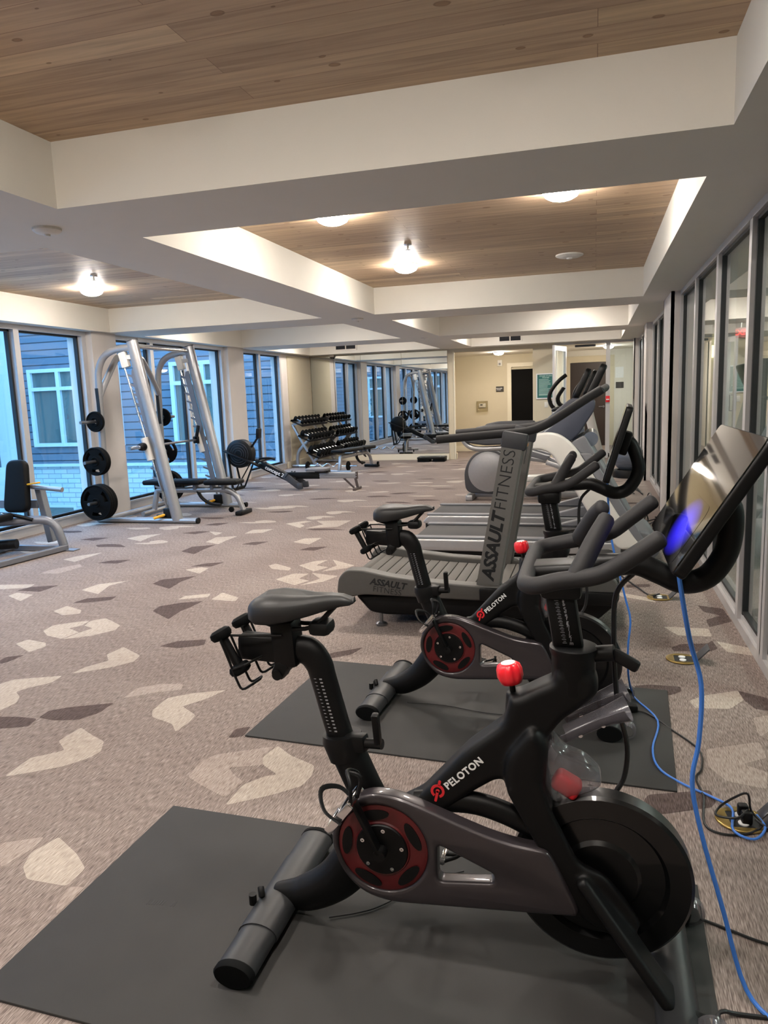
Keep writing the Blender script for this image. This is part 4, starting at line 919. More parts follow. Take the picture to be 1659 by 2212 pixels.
for P, k, lab in ((BK1, 'nearest', 'cycle'), (BK2, 'second', 'cycle')):
    for s in (-1, 1):
        o = P+Vector((0, s*.062, 0))
        dumbbell_small(o+Vector((-.972, 0, .858)), o+Vector((-.915, 0, .752)), 'small black hand weight in the %s cradle behind the %s cycle saddle' % ('near' if s < 0 else 'far', k))
# rubber mats
def floormat(c, rz, L, W, label):
    o = MB().box((0, 0, .004), (L, W, .008), bev=.003).build('floor_mat', M['matrub'])
    o.location = c; o.rotation_euler = (0, 0, rz); tag(o, label, 'mat', 'rubber mats under the cycles')
floormat((-.605, 1.733, .0005), -.026, 1.80, .90, 'charcoal rubber mat under the nearest indoor cycle')
floormat((-1.491+1.797/2*.9987+.961/2*.052, 2.789-1.797/2*.052+.961/2*.9987, .0005), -.052, 1.797, .961, 'charcoal rubber mat under the second indoor cycle')

mb = MB()
for k in range(9): mb.box((-1.275+k*.008+.02*(k > 6), 1.715+.0012*k, .0088), (.0035, .022, .0006))
mp = mb.build('mat_print', M['gasket'], ang=0); mats = [o for o in COL.objects if o.name == 'floor_mat'][0]
mp.parent = mats; mp.matrix_parent_inverse = (Matrix.Translation(mats.location) @ Euler(mats.rotation_euler).to_matrix().to_4x4()).inverted(); mp['kind'] = 'stuff'
# ================================================================== curved manual treadmill
t = thing('curved_treadmill', 'grey curved manual treadmill with slatted belt and tall lettered uprights', 'treadmill', (-.72, 4.78, 0))
def rel(root):
    o = Vector(root.location)
    return lambda *p: Vector(p)-o
W_ = lambda mb, root: bmesh.ops.translate(mb.bm, verts=mb.bm.verts, vec=-Vector(root.location))
def put(mb, name, m, root, parent=None, ang=40):
    W_(mb, root); return mb.build(name, m, parent or root, ang=ang)
prof = lambda x: .335-.055*math.sin(min(max((x+1.55)/1.7, 0), 1)*PI)+(.03 if x > -.1 else 0)*max(0, (x+.1)/.3)   # running surface height
shell = [(-1.60, .22), (-1.585, .33), (-1.53, .385), (-1.42, .385), (-1.25, .352), (-1.0, .325), (-.7, .31), (-.4, .31), (-.1, .335), (.06, .385), (.13, .38), (.15, .30), (.14, .24), (-.70, .215), (-1.42, .225), (-1.54, .195)]
for s in (-1, 1):
    mb = MB(); mb.plate([rnd(shell, .03, 3)], .10, side(4.78+s*.37), .012, 3); sh = put(mb, 'side_shell', M['shellg'], t, ang=45)
    mb = MB()
    for i in range(46):
        x = -1.44+.031*i; mb.box((x, 4.78+s*.345, prof(x)+.024), (.016, .045, .006), Euler((0, 0, s*.5)))
    put(mb, 'tread_strip', M['lgrey'], t, sh, 0)
    if s < 0:
        mb = MB(); Mx = Matrix.Translation((-1.255, 4.78-.4202, .283)) @ Matrix.Rotation(.12, 4, 'Y') @ SIDE
        mb.text('ASSAULT', .058, Mx @ Matrix.Translation((0, .018, 0)), .0006, .0022, .25, 1.0); mb.text('FITNESS', .052, Mx @ Matrix.Translation((0, -.028, 0)), .0006, -.0003, 0, 1.05)
        put(mb, 'lettering', M['gasket'], t, sh, 0)
    mb = MB(); mb.box((-1.1, 4.78+s*.36, .028), (.05, .05, .04)); mb.lathe([(.035, 0), (.038, .01), (.03, .018), (.012, .022), (.012, .06)], c=(-1.33, 4.78+s*.33, 0), n=18); mb2 = MB()
    mb.bm.free()
    for x in (-1.33, .02):
        mb = MB(); mb.lathe([(.035, 0), (.038, .012), (.03, .02), (.012, .024), (.012, .10)], c=(x, 4.78+s*.33, .0), n=18); put(mb, 'levelling_foot', M['steel'], t)
mb = MB(); mb.plate([rnd([(-1.50, .20), (-1.40, .09), (-1.30, .075), (.02, .095), (.15, .22), (.15, .33), (.05, .30), (-1.3, .21)], .03)], .70, side(4.78), .02); put(mb, 'base', M['black'], t)
mb = MB(); mb.box((-.27, 4.78-.425, .26), (.8, .03, .08), bev=.01); mb.box((.02, 4.78, .31), (.26, .80, .16), bev=.05, seg=4); put(mb, 'front_hood', M['black'], t)
mb = MB(); x = -1.47
while x < -.02:
    z0, z1 = prof(x), prof(x+.066); mb.bar((x+.002, 4.78, z0-.008), (x+.064, 4.78, z1-.008), .60, .02, up=(0, 0, 1), bev=.003); x += .068
mb.cyl((-1.49, 4.48, .29), (-1.49, 5.08, .29), .05); put(mb, 'slat_belt', M['slat'], t)
for s in (-1, 1):
    y = 4.78+s*.35
    b0, b1 = Vector((-.625, y, .28)), Vector((-.455, y, 1.205))
    mb = MB(); d = (b1-b0)
    secs = []
    for q in (0, 1):
        c = b0+d*q; w = .074-.008*q
        secs.append([c+Vector(p) for p in ((-w, -.04, 0), (w-.01, -.04, 0), (w, -.03, 0), (w, .04, 0), (-w, .04, 0))])
    mb.loft(secs); up_ = put(mb, 'upright', M['gun'], t, ang=0)
    mb = MB(); mb.box((-.455, y, 1.19), (.15, .09, .10), Euler((0, .18, 0)), bev=.012); put(mb, 'upright_cap', M['dgrey'], t)
    if s < 0:
        dn = d.normalized(); Mt = rotM(dn, (-dn.z, 0, dn.x), b0+d*.52+Vector((-.008, -.0405, 0)))
        mb = MB(); mb.text('ASSAULT', .105, Mt @ Matrix.Translation((-.215, 0, 0)), .0006, .004, .2, .98); mb.text('FITNESS', .105, Mt @ Matrix.Translation((.20, 0, 0)), .0006, -.0012, 0, 1.0)
        put(mb, 'lettering', M['gasket'], t, up_, 0)
        mb = MB(); mb.box((-.393, y+.005, 1.10), (.002, .05, .10), Euler((0, .18, 0))); wl = put(mb, 'warning_label', M['gasket'], t, up_, 0)
        mb = MB(); mb.box((-.378, y+.005, 1.163), (.002, .05, .018), Euler((0, .18, 0))); put(mb, 'orange_band', mat('orange_label', '#c98a4a', .5), t, up_, 0)
    hy = 4.78+s*.335
    mb = MB(); mb.tube([(-.93, hy, 1.203), (-.75, hy, 1.215), (-.57, hy, 1.228), (-.40, hy, 1.24), (-.30, hy, 1.267), (-.20, hy, 1.322), (-.064, hy, 1.41), (.04, hy, 1.472)], .0255, 16, sm=4, rcap=.15); put(mb, 'handrail', M['foam'], t)
mb = MB(); mb.tube([(.03, 4.45, 1.463), (.06, 4.6, 1.48), (.06, 4.96, 1.48), (.03, 5.11, 1.463)], .022, 14, sm=4); put(mb, 'front_bar', M['foam'], t)

# ================================================================== motorised treadmills
def treadmill(loc, label):
    t = thing('treadmill', label, 'treadmill', loc, 0, 'motorised treadmills in a row')
    for s in (-1, 1):
        y = s*.40
        mb = MB(); mb.plate([rnd([(-1.62, .14), (-1.56, .205), (.22, .205), (.22, .10), (-1.57, .105)], .02)], .06, side(y), .012); rl = t_rail = mb.build('side_rail', M['silver'], t)
        mb = MB(); mb.box((-.68, s*.345, .213), (1.80, .09, .016), bev=.004); mb.build('foot_rail', M['mgrey'], t)
        mb = MB(); mb.plate([rnd([(-.36, .205), (.02, .31), (.30, .33), (.30, .20)], .03)], .10, side(s*.37), .01); mb.build('hood_wing', M['mgrey'], t)
        # broad white upright, arch and rail carrier
        pan = [(.50, .14), (.20, .15), (.01, .36), (-.18, .69), (-.33, .93), (-.37, .965), (-.42, .985), (-.54, .99), (-.56, 1.10), (-.45, 1.125), (-.36, 1.132), (-.28, 1.115), (-.20, 1.06), (-.12, .965), (.20, .44), (.36, .20)]
        mb = MB(); mb.plate([rnd(pan, [.03]*3+[.05]*10+[.08]*3, 3)], .07, side(y), .022, 4); up = mb.build('upright', M['offw'], t, ang=50)
        mb = MB(); mb.plate([rnd([(-.115, .95), (-.03, .95), (.42, .20), (.50, .14), (.36, .19), (.20, .43)], .01)], .055, side(y), .008); mb.build('upright_edge', M['mgrey'], t)
        mb = MB(); mb.tube([(-.50, y, 1.02), (-.90, y, 1.0), (-1.02, y, 1.015), (-1.075, y, 1.06), (-1.085, y, 1.09)], .022, 12, sm=4); mb.build('handrail', M['silver'], t)
        mb = MB(); mb.plate([rnd([(-1.08, 1.06), (-1.05, 1.125), (-.9, 1.15), (-.5, 1.15), (-.5, 1.04), (-.9, 1.03)], .03)], .075, side(y), .018, 3); mb.build('handrail_pad', M['dgrey'], t)
        mb = MB(); mb.box((-1.55, y, .065), (.08, .07, .13), bev=.01); mb.build('rear_foot', M['black'], t)
        # slanted mast cheek
        ck = [(-.56, 1.06), (-.42, 1.12), (-.22, 1.29), (-.10, 1.39), (.01, 1.385), (.0, 1.30), (-.12, 1.11), (-.22, 1.02), (-.40, 1.0)]
        mb = MB(); mb.plate([rnd(ck, .05)], .05, side(s*.30), .015); mb.build('mast_cheek', M['blue_grey'], t)
    mb = MB(); mb.box((-.70, 0, .19), (1.72, .60, .03), bev=.012); mb.cyl((-1.55, -.30, .175), (-1.55, .30, .175), .03); mb.build('belt', M['belt'], t)
    mb = MB(); mb.box((-.66, 0, .12), (1.75, .74, .10)); mb.build('deck', M['black'], t)
    mb = MB(); mb.plate([rnd([(.02, .15), (.04, .29), (.16, .33), (.46, .28), (.54, .15), (.50, .06), (.08, .06)], .05)], .72, side(0), .02); mb.build('motor_hood', M['mgrey'], t)
    mb = MB(); mb.plate([rnd([(-.2, 1.03), (.10, .60), (.26, .36), (.34, .36), (.10, .78), (-.08, 1.10)], .03)], .72, side(0), .01); mb.build('front_panel', M['mgrey'], t)
    mb = MB(); mb.tube([(-.03, -.30, 1.06), (-.03, .30, 1.06)], .06, 24); mb.build('cross_tube', M['ball'], t)
    mb = MB(); mb.plate([rnd([(-.42, 1.10), (-.20, 1.27), (-.09, 1.37), (-.03, 1.33), (-.18, 1.08)], .03)], .58, side(0), .01); tr = mb.build('console_tray', M['dgrey'], t)
    Mc = rotM((0, -1, 0), (.42, 0, .9), (.01, 0, 1.53)) 
    mb = MB(); mb.plate([rnd(rect(-.25, .25, -.17, .16), .07, 5)], .06, Mc, .02, 3); cn = mb.build('console', M['black'], t)
    mb = MB(); mb.plate([rnd(rect(-.17, .17, -.06, .12), .01)], .002, Mc @ Matrix.Translation((0, 0, .0305))); mb.build('display', M['gloss'], cn, ang=0)
    mb = MB(); mb.tube([(-.10, -.20, 1.30), (-.24, -.20, 1.28), (-.28, -.14, 1.27), (-.28, .14, 1.27), (-.24, .20, 1.28), (-.10, .20, 1.30)], .018, 12, sm=4); mb.build('grab_bar', M['black'], t)
    return t
treadmill((0, 6.70, 0), 'nearer motorised treadmill with broad white uprights, just past the curved treadmill')
treadmill((-.13, 7.95, 0), 'farther motorised treadmill, between the nearer treadmill and the elliptical')

# ================================================================== elliptical cross trainer
t = thing('elliptical_trainer', 'silver elliptical cross trainer with round rear wheel cover, beyond the treadmills', 'elliptical', (-.7, 10.3, 0))
Y0 = 10.3
for s in (-1, 1):
    mb = MB(); mb.plate([rnd([(-1.72, .10), (-1.74, .42), (-1.62, .64), (-1.40, .72), (-1.18, .64), (-1.06, .42), (-1.08, .16), (-1.2, .08)], .12, 5)], .12, side(Y0+s*.17), .02, 3); hs = put(mb, 'wheel_housing', M['dgrey'], t)
    mb = MB(); mb.lathe([(0, .012), (.20, .012), (.23, .004), (.275, .002), (.28, -.01)], c=(-1.40, Y0+s*.232, .395), axis=(0, s, 0), n=40); put(mb, 'wheel_cover', M['silver'], t)
    mb = MB(); mb.bar((-1.15, Y0+s*.25, .62), (-.62, Y0+s*.25, .54), .05, .06, bev=.012); mb.bar((-.62, Y0+s*.25, .52), (.02, Y0+s*.25, .28), .05, .06, bev=.012); put(mb, 'pedal_arm', M['silver'], t)
    mb = MB(); mb.plate([rnd([(-1.0, .74), (-.98, .66), (-.62, .54), (-.56, .60), (-.64, .62)], .03)], .16, side(Y0+s*.2), .01); put(mb, 'foot_pedal', M['mgrey'], t)
    mb = MB(); mb.bar((-1.6, Y0+s*.12, .07), (.25, Y0+s*.12, .07), .07, .07, bev=.015); put(mb, 'base_rail', M['silver'], t)
    mb = MB(); mb.lathe([(.06, -.03), (.075, 0), (.06, .03)], c=(-.03, Y0+s*.3, .18), axis=(0, 1, 0), n=24); put(mb, 'ramp_roller', M['lgrey'], t)
    dx = 0 if s < 0 else .30
    mb = MB(); mb.tube([(-.36+dx, Y0+s*.28, 1.66), (-.45+dx, Y0+s*.30, 1.59), (-.54+dx, Y0+s*.31, 1.48), (-.575+dx, Y0+s*.31, 1.38), (-.55+dx, Y0+s*.31, 1.28), (-.50+dx*.8, Y0+s*.31, 1.22)], .032, 14, sm=4, flat=.8); put(mb, 'moving_grip', M['black'], t)
    mb = MB(); mb.tube([(-.50+dx*.8, Y0+s*.31, 1.22), (-.28+dx*.4, Y0+s*.31, .95), (-.16, Y0+s*.31, .60), (-.12, Y0+s*.31, .25)], .026, 12, sm=4); put(mb, 'moving_arm', M['silver2'], t)
    mb = MB(); mb.tube([(-.40, Y0+s*.16, 1.50), (-.48, Y0+s*.17, 1.36), (-.42, Y0+s*.15, 1.26), (-.20, Y0+s*.06, 1.30)], .02, 12, sm=4); put(mb, 'fixed_handle', M['black'], t)
mb = MB(); mb.box((-1.66, Y0, .04), (.10, .62, .08), bev=.015); mb.box((.22, Y0, .04), (.10, .62, .08), bev=.015); put(mb, 'foot_bar', M['silver'], t)
mb = MB(); mb.bar((.18, Y0, .10), (-.12, Y0, 1.34), .12, .10, up=(0, 1, 0), bev=.03); mb.bar((-.9, Y0, .28), (.12, Y0, .30), .26, .08, bev=.02); put(mb, 'mast', M['offw'], t)
Mc = rotM((0, -1, 0), (.40, 0, .92), (-.05, Y0, 1.56))
mb = MB(); mb.plate([rnd(rect(-.22, .22, -.20, .16), .08, 5)], .07, Mc, .02, 3); cn = put(mb, 'console', M['black'], t)
mb = MB(); mb.plate([rnd(rect(-.14, .14, -.06, .10), .01)], .002, Mc @ Matrix.Translation((0, 0, .0355))); put(mb, 'display', M['gloss'], t, cn, 0)

# stability ball on a black ring stand
t = thing('ball_stand', 'black round stand under the grey stability ball by the glass wall', 'ball stand', (.54, 12.8, 0))
mb = MB(); mb.lathe([(.20, 0), (.25, .0), (.255, .10), (.24, .13), (.17, .13), (.17, .02)], n=36); mb.build('base_ring', M['black'], t)
o = MB().lathe([(0, -.245)]+[(.245*math.sin(a), -.245*math.cos(a)) for a in [PI*k/24 for k in range(1, 24)]]+[(0, .245)], n=40, cap=False)
for k in (-3, -2, -1, 0, 1, 2, 3):
    a = k*.22; o.tube([(.2455*math.cos(a)*math.cos(q), .2455*math.cos(a)*math.sin(q), .2455*math.sin(a)) for q in [2*PI*j/40 for j in range(40)]], .0022, 5, closed=True)
o = o.build('stability_ball', M['ball'], ang=60); o.location = (.54, 12.8, .335); tag(o, 'shiny blue-grey stability ball beside the glass partition', 'ball')

# ================================================================== smith machine with plates
t = thing('smith_machine', 'silver smith machine with slanted posts in front of the left windows', 'smith machine', (-5.5, 8.65, 0))
YN, YF = 8.0, 9.32
for s, y in ((-1, YN), (1, YF)):
    mb = MB(); mb.tube([(-6.14, y, .036), (-4.72, y, .036)], .045, 18, flat=.78); put(mb, 'base_rail', M['silver'], t)
    mb = MB(); mb.tube([(-4.72, y, .036), (-4.70, y, .036)], .046, 18, flat=.8); put(mb, 'end_cap', M['black'], t)
    mb = MB(); mb.tube([(-6.0, y, .04), (-5.985, y, .8), (-5.955, y, 1.70), (-5.93, y, 1.93), (-5.84, y, 2.08), (-5.68, y, 2.155), (-5.43, y, 2.18)], .042, 16, sm=5); put(mb, 'rear_upright', M['silver'], t)
    mb = MB(); mb.tube([(-4.99, y, .03), (-5.425, y, 2.25)], .075, 22, flat=.72, up=(0, 1, 0)); po = put(mb, 'slanted_post', M['silver'], t)
    mb = MB(); mb.tube([(-5.424, y, 2.245), (-5.427, y, 2.258)], .076, 22, flat=.74, up=(0, 1, 0)); put(mb, 'post_cap', M['dgrey'], t, po)
    yr = y-s*.02
    mb = MB(); mb.cyl((-5.60, yr, 2.03), (-5.125, yr, .12), .013, n=12); put(mb, 'guide_rod', M['chrome'], t)
    mb = MB(); mb.box((-5.565, yr, 2.03), (.10, .07, .19), Euler((0, -.24, 0)), bev=.01); mb.bar((-5.57, yr, 2.06), (-5.40, yr, 2.06), .05, .05); put(mb, 'rod_bracket', M['offw'], t)
    mb = MB(); mb.box((-5.115, yr, .12), (.13, .09, .14), bev=.015); mb.box((-5.20, yr, .09), (.16, .09, .04), bev=.01); put(mb, 'safety_stop', M['black'], t)
    mb = MB(); mb.cyl((-5.16, yr-.03, .11), (-5.27, yr-.12, .075), .018); put(mb, 'yellow_lever', M['yellow'], t)
    mb = MB(); mb.tube([(-5.38, yr, 1.07), (-5.31, yr, .79)], .05, 16); put(mb, 'carriage', M['offw'], t)
    # hook plate along the post
    a, b = Vector((-5.09, y-s*.02, .42)), Vector((-5.385, y-s*.02, 1.93)); d = (b-a).normalized(); nrm = Vector((-d.z, 0, d.x)); a += nrm*.05; b += nrm*.05; pts = [a+nrm*.0, a+nrm*.06]
    L = (b-a).length; k = 13
    for i in range(k):
        q = a+d*(L*(i+.2)/k); pts += [q+nrm*.07, q+nrm*.125+d*.035, q+nrm*.115+d*.012, q+nrm*.075+d*.055] if False else [q+nrm*.075, q+nrm*.145+d*.045, q+nrm*.14+d*.065, q+nrm*.075+d*.03]
    pts += [b+nrm*.05, b]
    mb = MB(); mb.plate([[(p.x, p.z) for p in pts]], .012, side(y-s*.035)); put(mb, 'hook_plate', M['silver2'], t, ang=0)
    mb = MB(); mb.box((-5.955, y-.043, 1.45), (.045, .004, .50), Euler((0, -.03, 0))); pc = put(mb, 'placard', M['gasket'], t, ang=0)
    for z in (1.29, .80, .29):
        mb = MB(); mb.cyl((-5.98, y, z), (-5.98, y+s*.38, z), .02, n=14); put(mb, 'weight_peg', M['steel'], t)
mb = MB(); mb.tube([(-5.425, YN, 2.19), (-5.425, YF, 2.19)], .03, 16); put(mb, 'top_bar', M['chrome'], t)
mb = MB(); mb.tube([(-5.955, YN, 1.60), (-5.95, YN+.10, 1.74), (-5.94, YN+.35, 2.04), (-5.94, YN+.48, 2.10), (-5.94, YF-.45, 2.10), (-5.94, YF-.33, 2.04), (-5.95, YF-.09, 1.74), (-5.955, YF, 1.60)], .04, 14, sm=4); put(mb, 'rear_arch', M['silver'], t)
mb = MB(); mb.tube([(-6.0, YN, .05), (-6.0, YF, .05)], .035, 14); put(mb, 'rear_cross_tube', M['silver'], t)
br = thing('smith_bar', 'chrome barbell riding on the smith machine guide rods', 'barbell', (-5.36, 8.66, .965))
mb = MB(); mb.cyl((0, -.98, 0), (0, .98, 0), .016); mb.build('shaft', M['steel'], br)
for s in (-1, 1):
    mb = MB(); mb.cyl((0, s*.72, 0), (0, s*1.0, 0), .025); mb.build('sleeve', M['chrome'], br)
    mb = MB(); mb.lathe([(.025, -.05), (.05, -.045), (.052, -.01), (.045, .0), (.045, .03), (.025, .04)], c=(0, s*.745, 0), axis=(0, s, 0), n=22); mb.build('collar', M['black'], br)
    mb = MB(); mb.bar((-.0, s*.56, .0), (.05, s*.56, .20), .03, .045, bev=.01); mb.box((.0, s*.56, 0), (.09, .03, .10), bev=.012); mb.build('bar_hook', M['black'], br)
def wplate(x, y, z, r, th, label):
    n = 40
    ring = [(r*math.cos(2*PI*k/n), r*math.sin(2*PI*k/n)) for k in range(n)]
    hole = [(.026*math.cos(2*PI*k/16), .026*math.sin(2*PI*k/16)) for k in range(16)]
    outs = [ring, hole]
    if r > .15:
        for j in range(3):
            a0 = 2*PI*j/3+.5; rr = r*.68; sp = .42; w = r*.10
            outs.append([((rr+w)*math.cos(a0-sp+2*sp*k/8), (rr+w)*math.sin(a0-sp+2*sp*k/8)) for k in range(9)]+[((rr-w)*math.cos(a0+sp-2*sp*k/8), (rr-w)*math.sin(a0+sp-2*sp*k/8)) for k in range(9)])
    mb = MB(); mb.plate(outs, th*.7, side(0), .005, 2)
    for sg in (-1, 1):
        for rr in (r-.012, .05): mb.tube([(rr*math.cos(2*PI*k/n), sg*th*.35, rr*math.sin(2*PI*k/n)) for k in range(n)], .009, 8, closed=True, up=(0, 1, 0))
    o = mb.build('weight_plate', M['rubber'], ang=50); o.location = (x, y, z)
    return tag(o, label, 'weight plate', 'weight plates on the smith machine pegs')
for i, y in enumerate((7.775, 7.825, 7.875)): wplate(-5.98, y, .29, .226, .045, ('outermost', 'middle', 'innermost')[i]+' of three large black plates low on the near smith machine upright')
for i, y in enumerate((7.83, 7.88)): wplate(-5.98, y, .80, .178, .042, ('outer', 'inner')[i]+' of two medium black plates halfway up the near smith machine upright')
wplate(-5.98, 7.90, 1.29, .128, .036, 'small black plate highest on the near smith machine upright')
for i, y in enumerate((9.41, 9.46)): wplate(-5.98, y, .29, .226, .045, ('inner', 'outer')[i]+' of two large black plates low on the far smith machine upright')
wplate(-5.98, 9.42, .80, .178, .042, 'medium black plate halfway up the far smith machine upright')
wplate(-5.98, 9.41, 1.29, .128, .036, 'small black plate highest on the far smith machine upright')

# ================================================================== adjustable benches
def bench(loc, rz, label, incl=0):
    t = thing('weight_bench', label, 'bench', loc, rz, 'adjustable black padded benches')
    mb = MB(); mb.box((.40, 0, .435), (.86, .27, .065), bev=.028, seg=4); mb.build('back_pad', M['vinyl'], t)
    mb = MB(); mb.box((1.12, 0, .43), (.48, .27, .065), bev=.028, seg=4); mb.build('seat_pad', M['vinyl'], t)
    mb = MB(); mb.tube([(.12, 0, .32), (.75, 0, .325), (1.10, 0, .325), (1.22, 0, .30), (1.31, 0, .22), (1.36, 0, .10), (1.38, 0, .05)], .032, 14, sm=4, flat=1.2); mb.build('spine', M['silver'], t)
    mb = MB(); mb.bar((.12, 0, .33), (.05, 0, .05), .06, .06, bev=.01); mb.tube([(.05, -.28, .04), (.05, .28, .04)], .03, 12); mb.build('rear_leg', M['silver'], t)
    mb = MB(); mb.box((1.38, 0, .03), (.10, .34, .06), bev=.02); mb.build('front_foot', M['black'], t)
    mb = MB(); mb.tube([(.72, .0, .33), (.78, 0, .22), (.90, 0, .14), (1.05, 0, .12)], .022, 10, sm=4, flat=1.4, up=(0, 1, 0)); mb.build('adjuster_arc', M['black'], t)
    for x in (.70, .95, 1.12):
        mb = MB(); mb.box((x, 0, .375), (.05, .08, .09), bev=.008); mb.build('pad_bracket', M['silver2'], t)
    mb = MB(); mb.bar((1.02, .02, .33), (1.27, .08, .23), .03, .03, bev=.006); mb.build('adjust_handle', M['black'], t)
    for s in (-1, 1):
        mb = MB(); mb.lathe([(.015, -.015), (.035, -.013), (.035, .013), (.015, .015)], c=(1.30, s*.19, .09), axis=(0, 1, 0), n=18); mb.build('transport_wheel', M['rubber'], t)
    return t
bench((-5.84, 8.72, 0), .02, 'flat black padded bench inside the smith machine, silver curved front leg')
b2 = bench((-4.82, 13.55, 0), math.radians(78), 'black padded bench standing in front of the dumbbell rack')

# ================================================================== leg machine at the left edge
t = thing('leg_machine', 'silver leg curl machine with upright black backrest at the left edge', 'leg machine', (-5.55, 6.0, 0))
mb = MB(); mb.bar((-5.46, 5.2, .035), (-5.31, 6.36, .035), .055, .055, bev=.008); mb.bar((-6.05, 5.3, .035), (-5.95, 6.36, .035), .055, .055, bev=.008); mb.bar((-6.0, 6.3, .03), (-5.33, 6.3, .03), .05, .05); put(mb, 'base_frame', M['silver2'], t, ang=0)
mb = MB(); mb.box((-5.27, 6.36, .006), (.16, .10, .012), bev=.003); put(mb, 'foot_plate', M['silver2'], t, ang=0)
mb = MB(); mb.tube([(-5.96, 6.12, .33), (-5.65, 6.24, .335), (-5.48, 6.30, .325), (-5.40, 6.33, .26), (-5.36, 6.34, .15), (-5.335, 6.345, .05)], .045, 16, sm=4); put(mb, 'front_leg', M['silver2'], t)
mb = MB(); mb.bar((-5.99, 5.97, .05), (-5.94, 5.97, .40), .07, .07, bev=.008); put(mb, 'seat_post', M['silver2'], t, ang=0)
mb = MB(); mb.bar((-5.60, 6.5, .06), (-5.70, 6.5, .66), .08, .08, up=(0, 1, 0), bev=.01); mb.bar((-6.2, 6.48, .47), (-5.72, 6.5, .47), .06, .09, bev=.006); put(mb, 'arm_post', M['silver2'], t, ang=0)
mb = MB(); mb.cyl((-5.76, 6.44, .665), (-5.36, 6.44, .63), .026); put(mb, 'weight_horn', M['silver'], t)
mb = MB(); mb.bar((-5.76, 6.40, .69), (-5.58, 6.36, .715), .05, .018, bev=.006); put(mb, 'yellow_pin_handle', M['yellow'], t)
Mx = rotM((.97, .1, 0), (.10, .18, .97), (-5.87, 6.38, .665))
mb = MB(); mb.plate([rnd([(-.15, -.27), (.15, -.27), (.115, .29), (-.115, .29)], .09, 5)], .085, Mx, .03, 4); put(mb, 'back_pad', M['vinyl'], t, ang=60)
mb = MB(); mb.plate([rnd(rect(-6.15, -5.72, 5.75, 6.15), .07, 4)], .08, Matrix.Translation((0, 0, .395)), .025, 3); put(mb, 'seat_pad', M['vinyl'], t)
mb = MB(); mb.tube([(-5.90, 6.12, .42), (-5.75, 6.16, .40), (-5.58, 6.22, .345)], .02, 12, sm=3); put(mb, 'grip_handle', M['black'], t)
mb = MB(); mb.lathe([(0, 0), (.022, .004), (.024, .02), (0, .032)], c=(-5.79, 6.06, .42), axis=(.2, -1, 0), n=16); put(mb, 'pivot_cap', M['chrome'], t)
mb = MB(); mb.cyl((-5.86, 6.05, .11), (-5.70, 6.10, .115), .05, n=22); put(mb, 'foot_roller', M['black'], t)
mb = MB(); mb.bar((-5.98, 5.99, .07), (-5.74, 6.08, .10), .025, .025); put(mb, 'roller_arm', M['steel'], t)

# ================================================================== rowing machine
t = thing('rowing_machine', 'black rowing machine with drum flywheel and long monorail', 'rowing machine', (-4.6, 11.2, 0)); YR = 11.2
mb = MB(); mb.lathe([(.0, -.10), (.20, -.10), (.235, -.075), (.235, .075), (.20, .10), (0, .10)], c=(-5.69, YR, .61), axis=(0, 1, 0), n=48); fw = put(mb, 'flywheel_cage', M['black'], t)
mb = MB()
for r in (.06, .10, .14, .18): mb.tube([(-5.69+r*math.cos(2*PI*k/32), YR-.103, .61+r*math.sin(2*PI*k/32)) for k in range(32)], .004, 6, closed=True, up=(0, 1, 0))
put(mb, 'cage_ring', M['dgrey'], t, fw)
mb = MB(); mb.bar((-5.95, YR-.12, .675), (-5.30, YR-.12, .41), .03, .10, up=(0, 1, 0), bev=.012); mb.bar((-5.95, YR+.12, .675), (-5.30, YR+.12, .41), .03, .10, up=(0, 1, 0), bev=.012); put(mb, 'side_bracket', M['black'], t)
mb = MB(); mb.bar((-5.42, YR, .47), (-4.72, YR, .14), .12, .12, up=(0, 1, 0), bev=.02); bm_ = put(mb, 'main_beam', M['black'], t)
d = Vector((.70, 0, -.33)).normalized(); Mt = rotM(d, (-d.z, 0, d.x), (-5.075, YR-.0612, .309))
mb = MB(); mb.text('concept 2', .088, Mt, .0006, .002); put(mb, 'lettering', M['white'], t, bm_, 0)
mb = MB(); Ml = Mt @ Matrix.Translation((-.27, .005, 0)); mb.plate([arc_ := [(.03*math.cos(a)-.01, .03*math.sin(a)) for a in [1+4.2*k/14 for k in range(15)]]+[(.018*math.cos(a)-.01, .018*math.sin(a)) for a in [5.2-4.2*k/14 for k in range(15)]]], .001, Ml); put(mb, 'logo', M['lip'], t, bm_, 0)
mb = MB(); mb.bar((-5.88, YR-.1, .62), (-5.80, YR-.16, .03), .03, .03); mb.bar((-5.88, YR+.1, .62), (-5.80, YR+.16, .03), .03, .03); mb.bar((-5.50, YR-.06, .45), (-5.74, YR-.16, .03), .02, .02); mb.bar((-5.50, YR+.06, .45), (-5.74, YR+.16, .03), .02, .02); mb.bar((-5.79, YR-.22, .025), (-5.79, YR+.22, .025), .05, .05, bev=.008); put(mb, 'front_leg', M['black'], t, ang=0)
mb = MB(); mb.bar((-4.95, YR, .235), (-4.3, YR, .235), .05, .11, bev=.008); put(mb, 'rail_cover', M['black'], t)
mb = MB(); mb.bar((-4.3, YR, .235), (-3.66, YR, .235), .05, .10, bev=.006)
for z in (.215, .255): mb.bar((-4.3, YR, z), (-3.66, YR, z), .062, .014)
put(mb, 'monorail', M['silver'], t)
mb = MB(); mb.box((-3.67, YR, .235), (.03, .06, .12), bev=.006); mb.bar((-3.70, YR, .22), (-3.66, YR, .03), .035, .035); mb.bar((-3.90, YR, .20), (-3.72, YR, .03), .02, .03); mb.bar((-3.67, YR-.17, .02), (-3.67, YR+.17, .02), .05, .04, bev=.008); put(mb, 'rear_leg', mat('bronze_leg', '#4a403d', .45), t, ang=0)
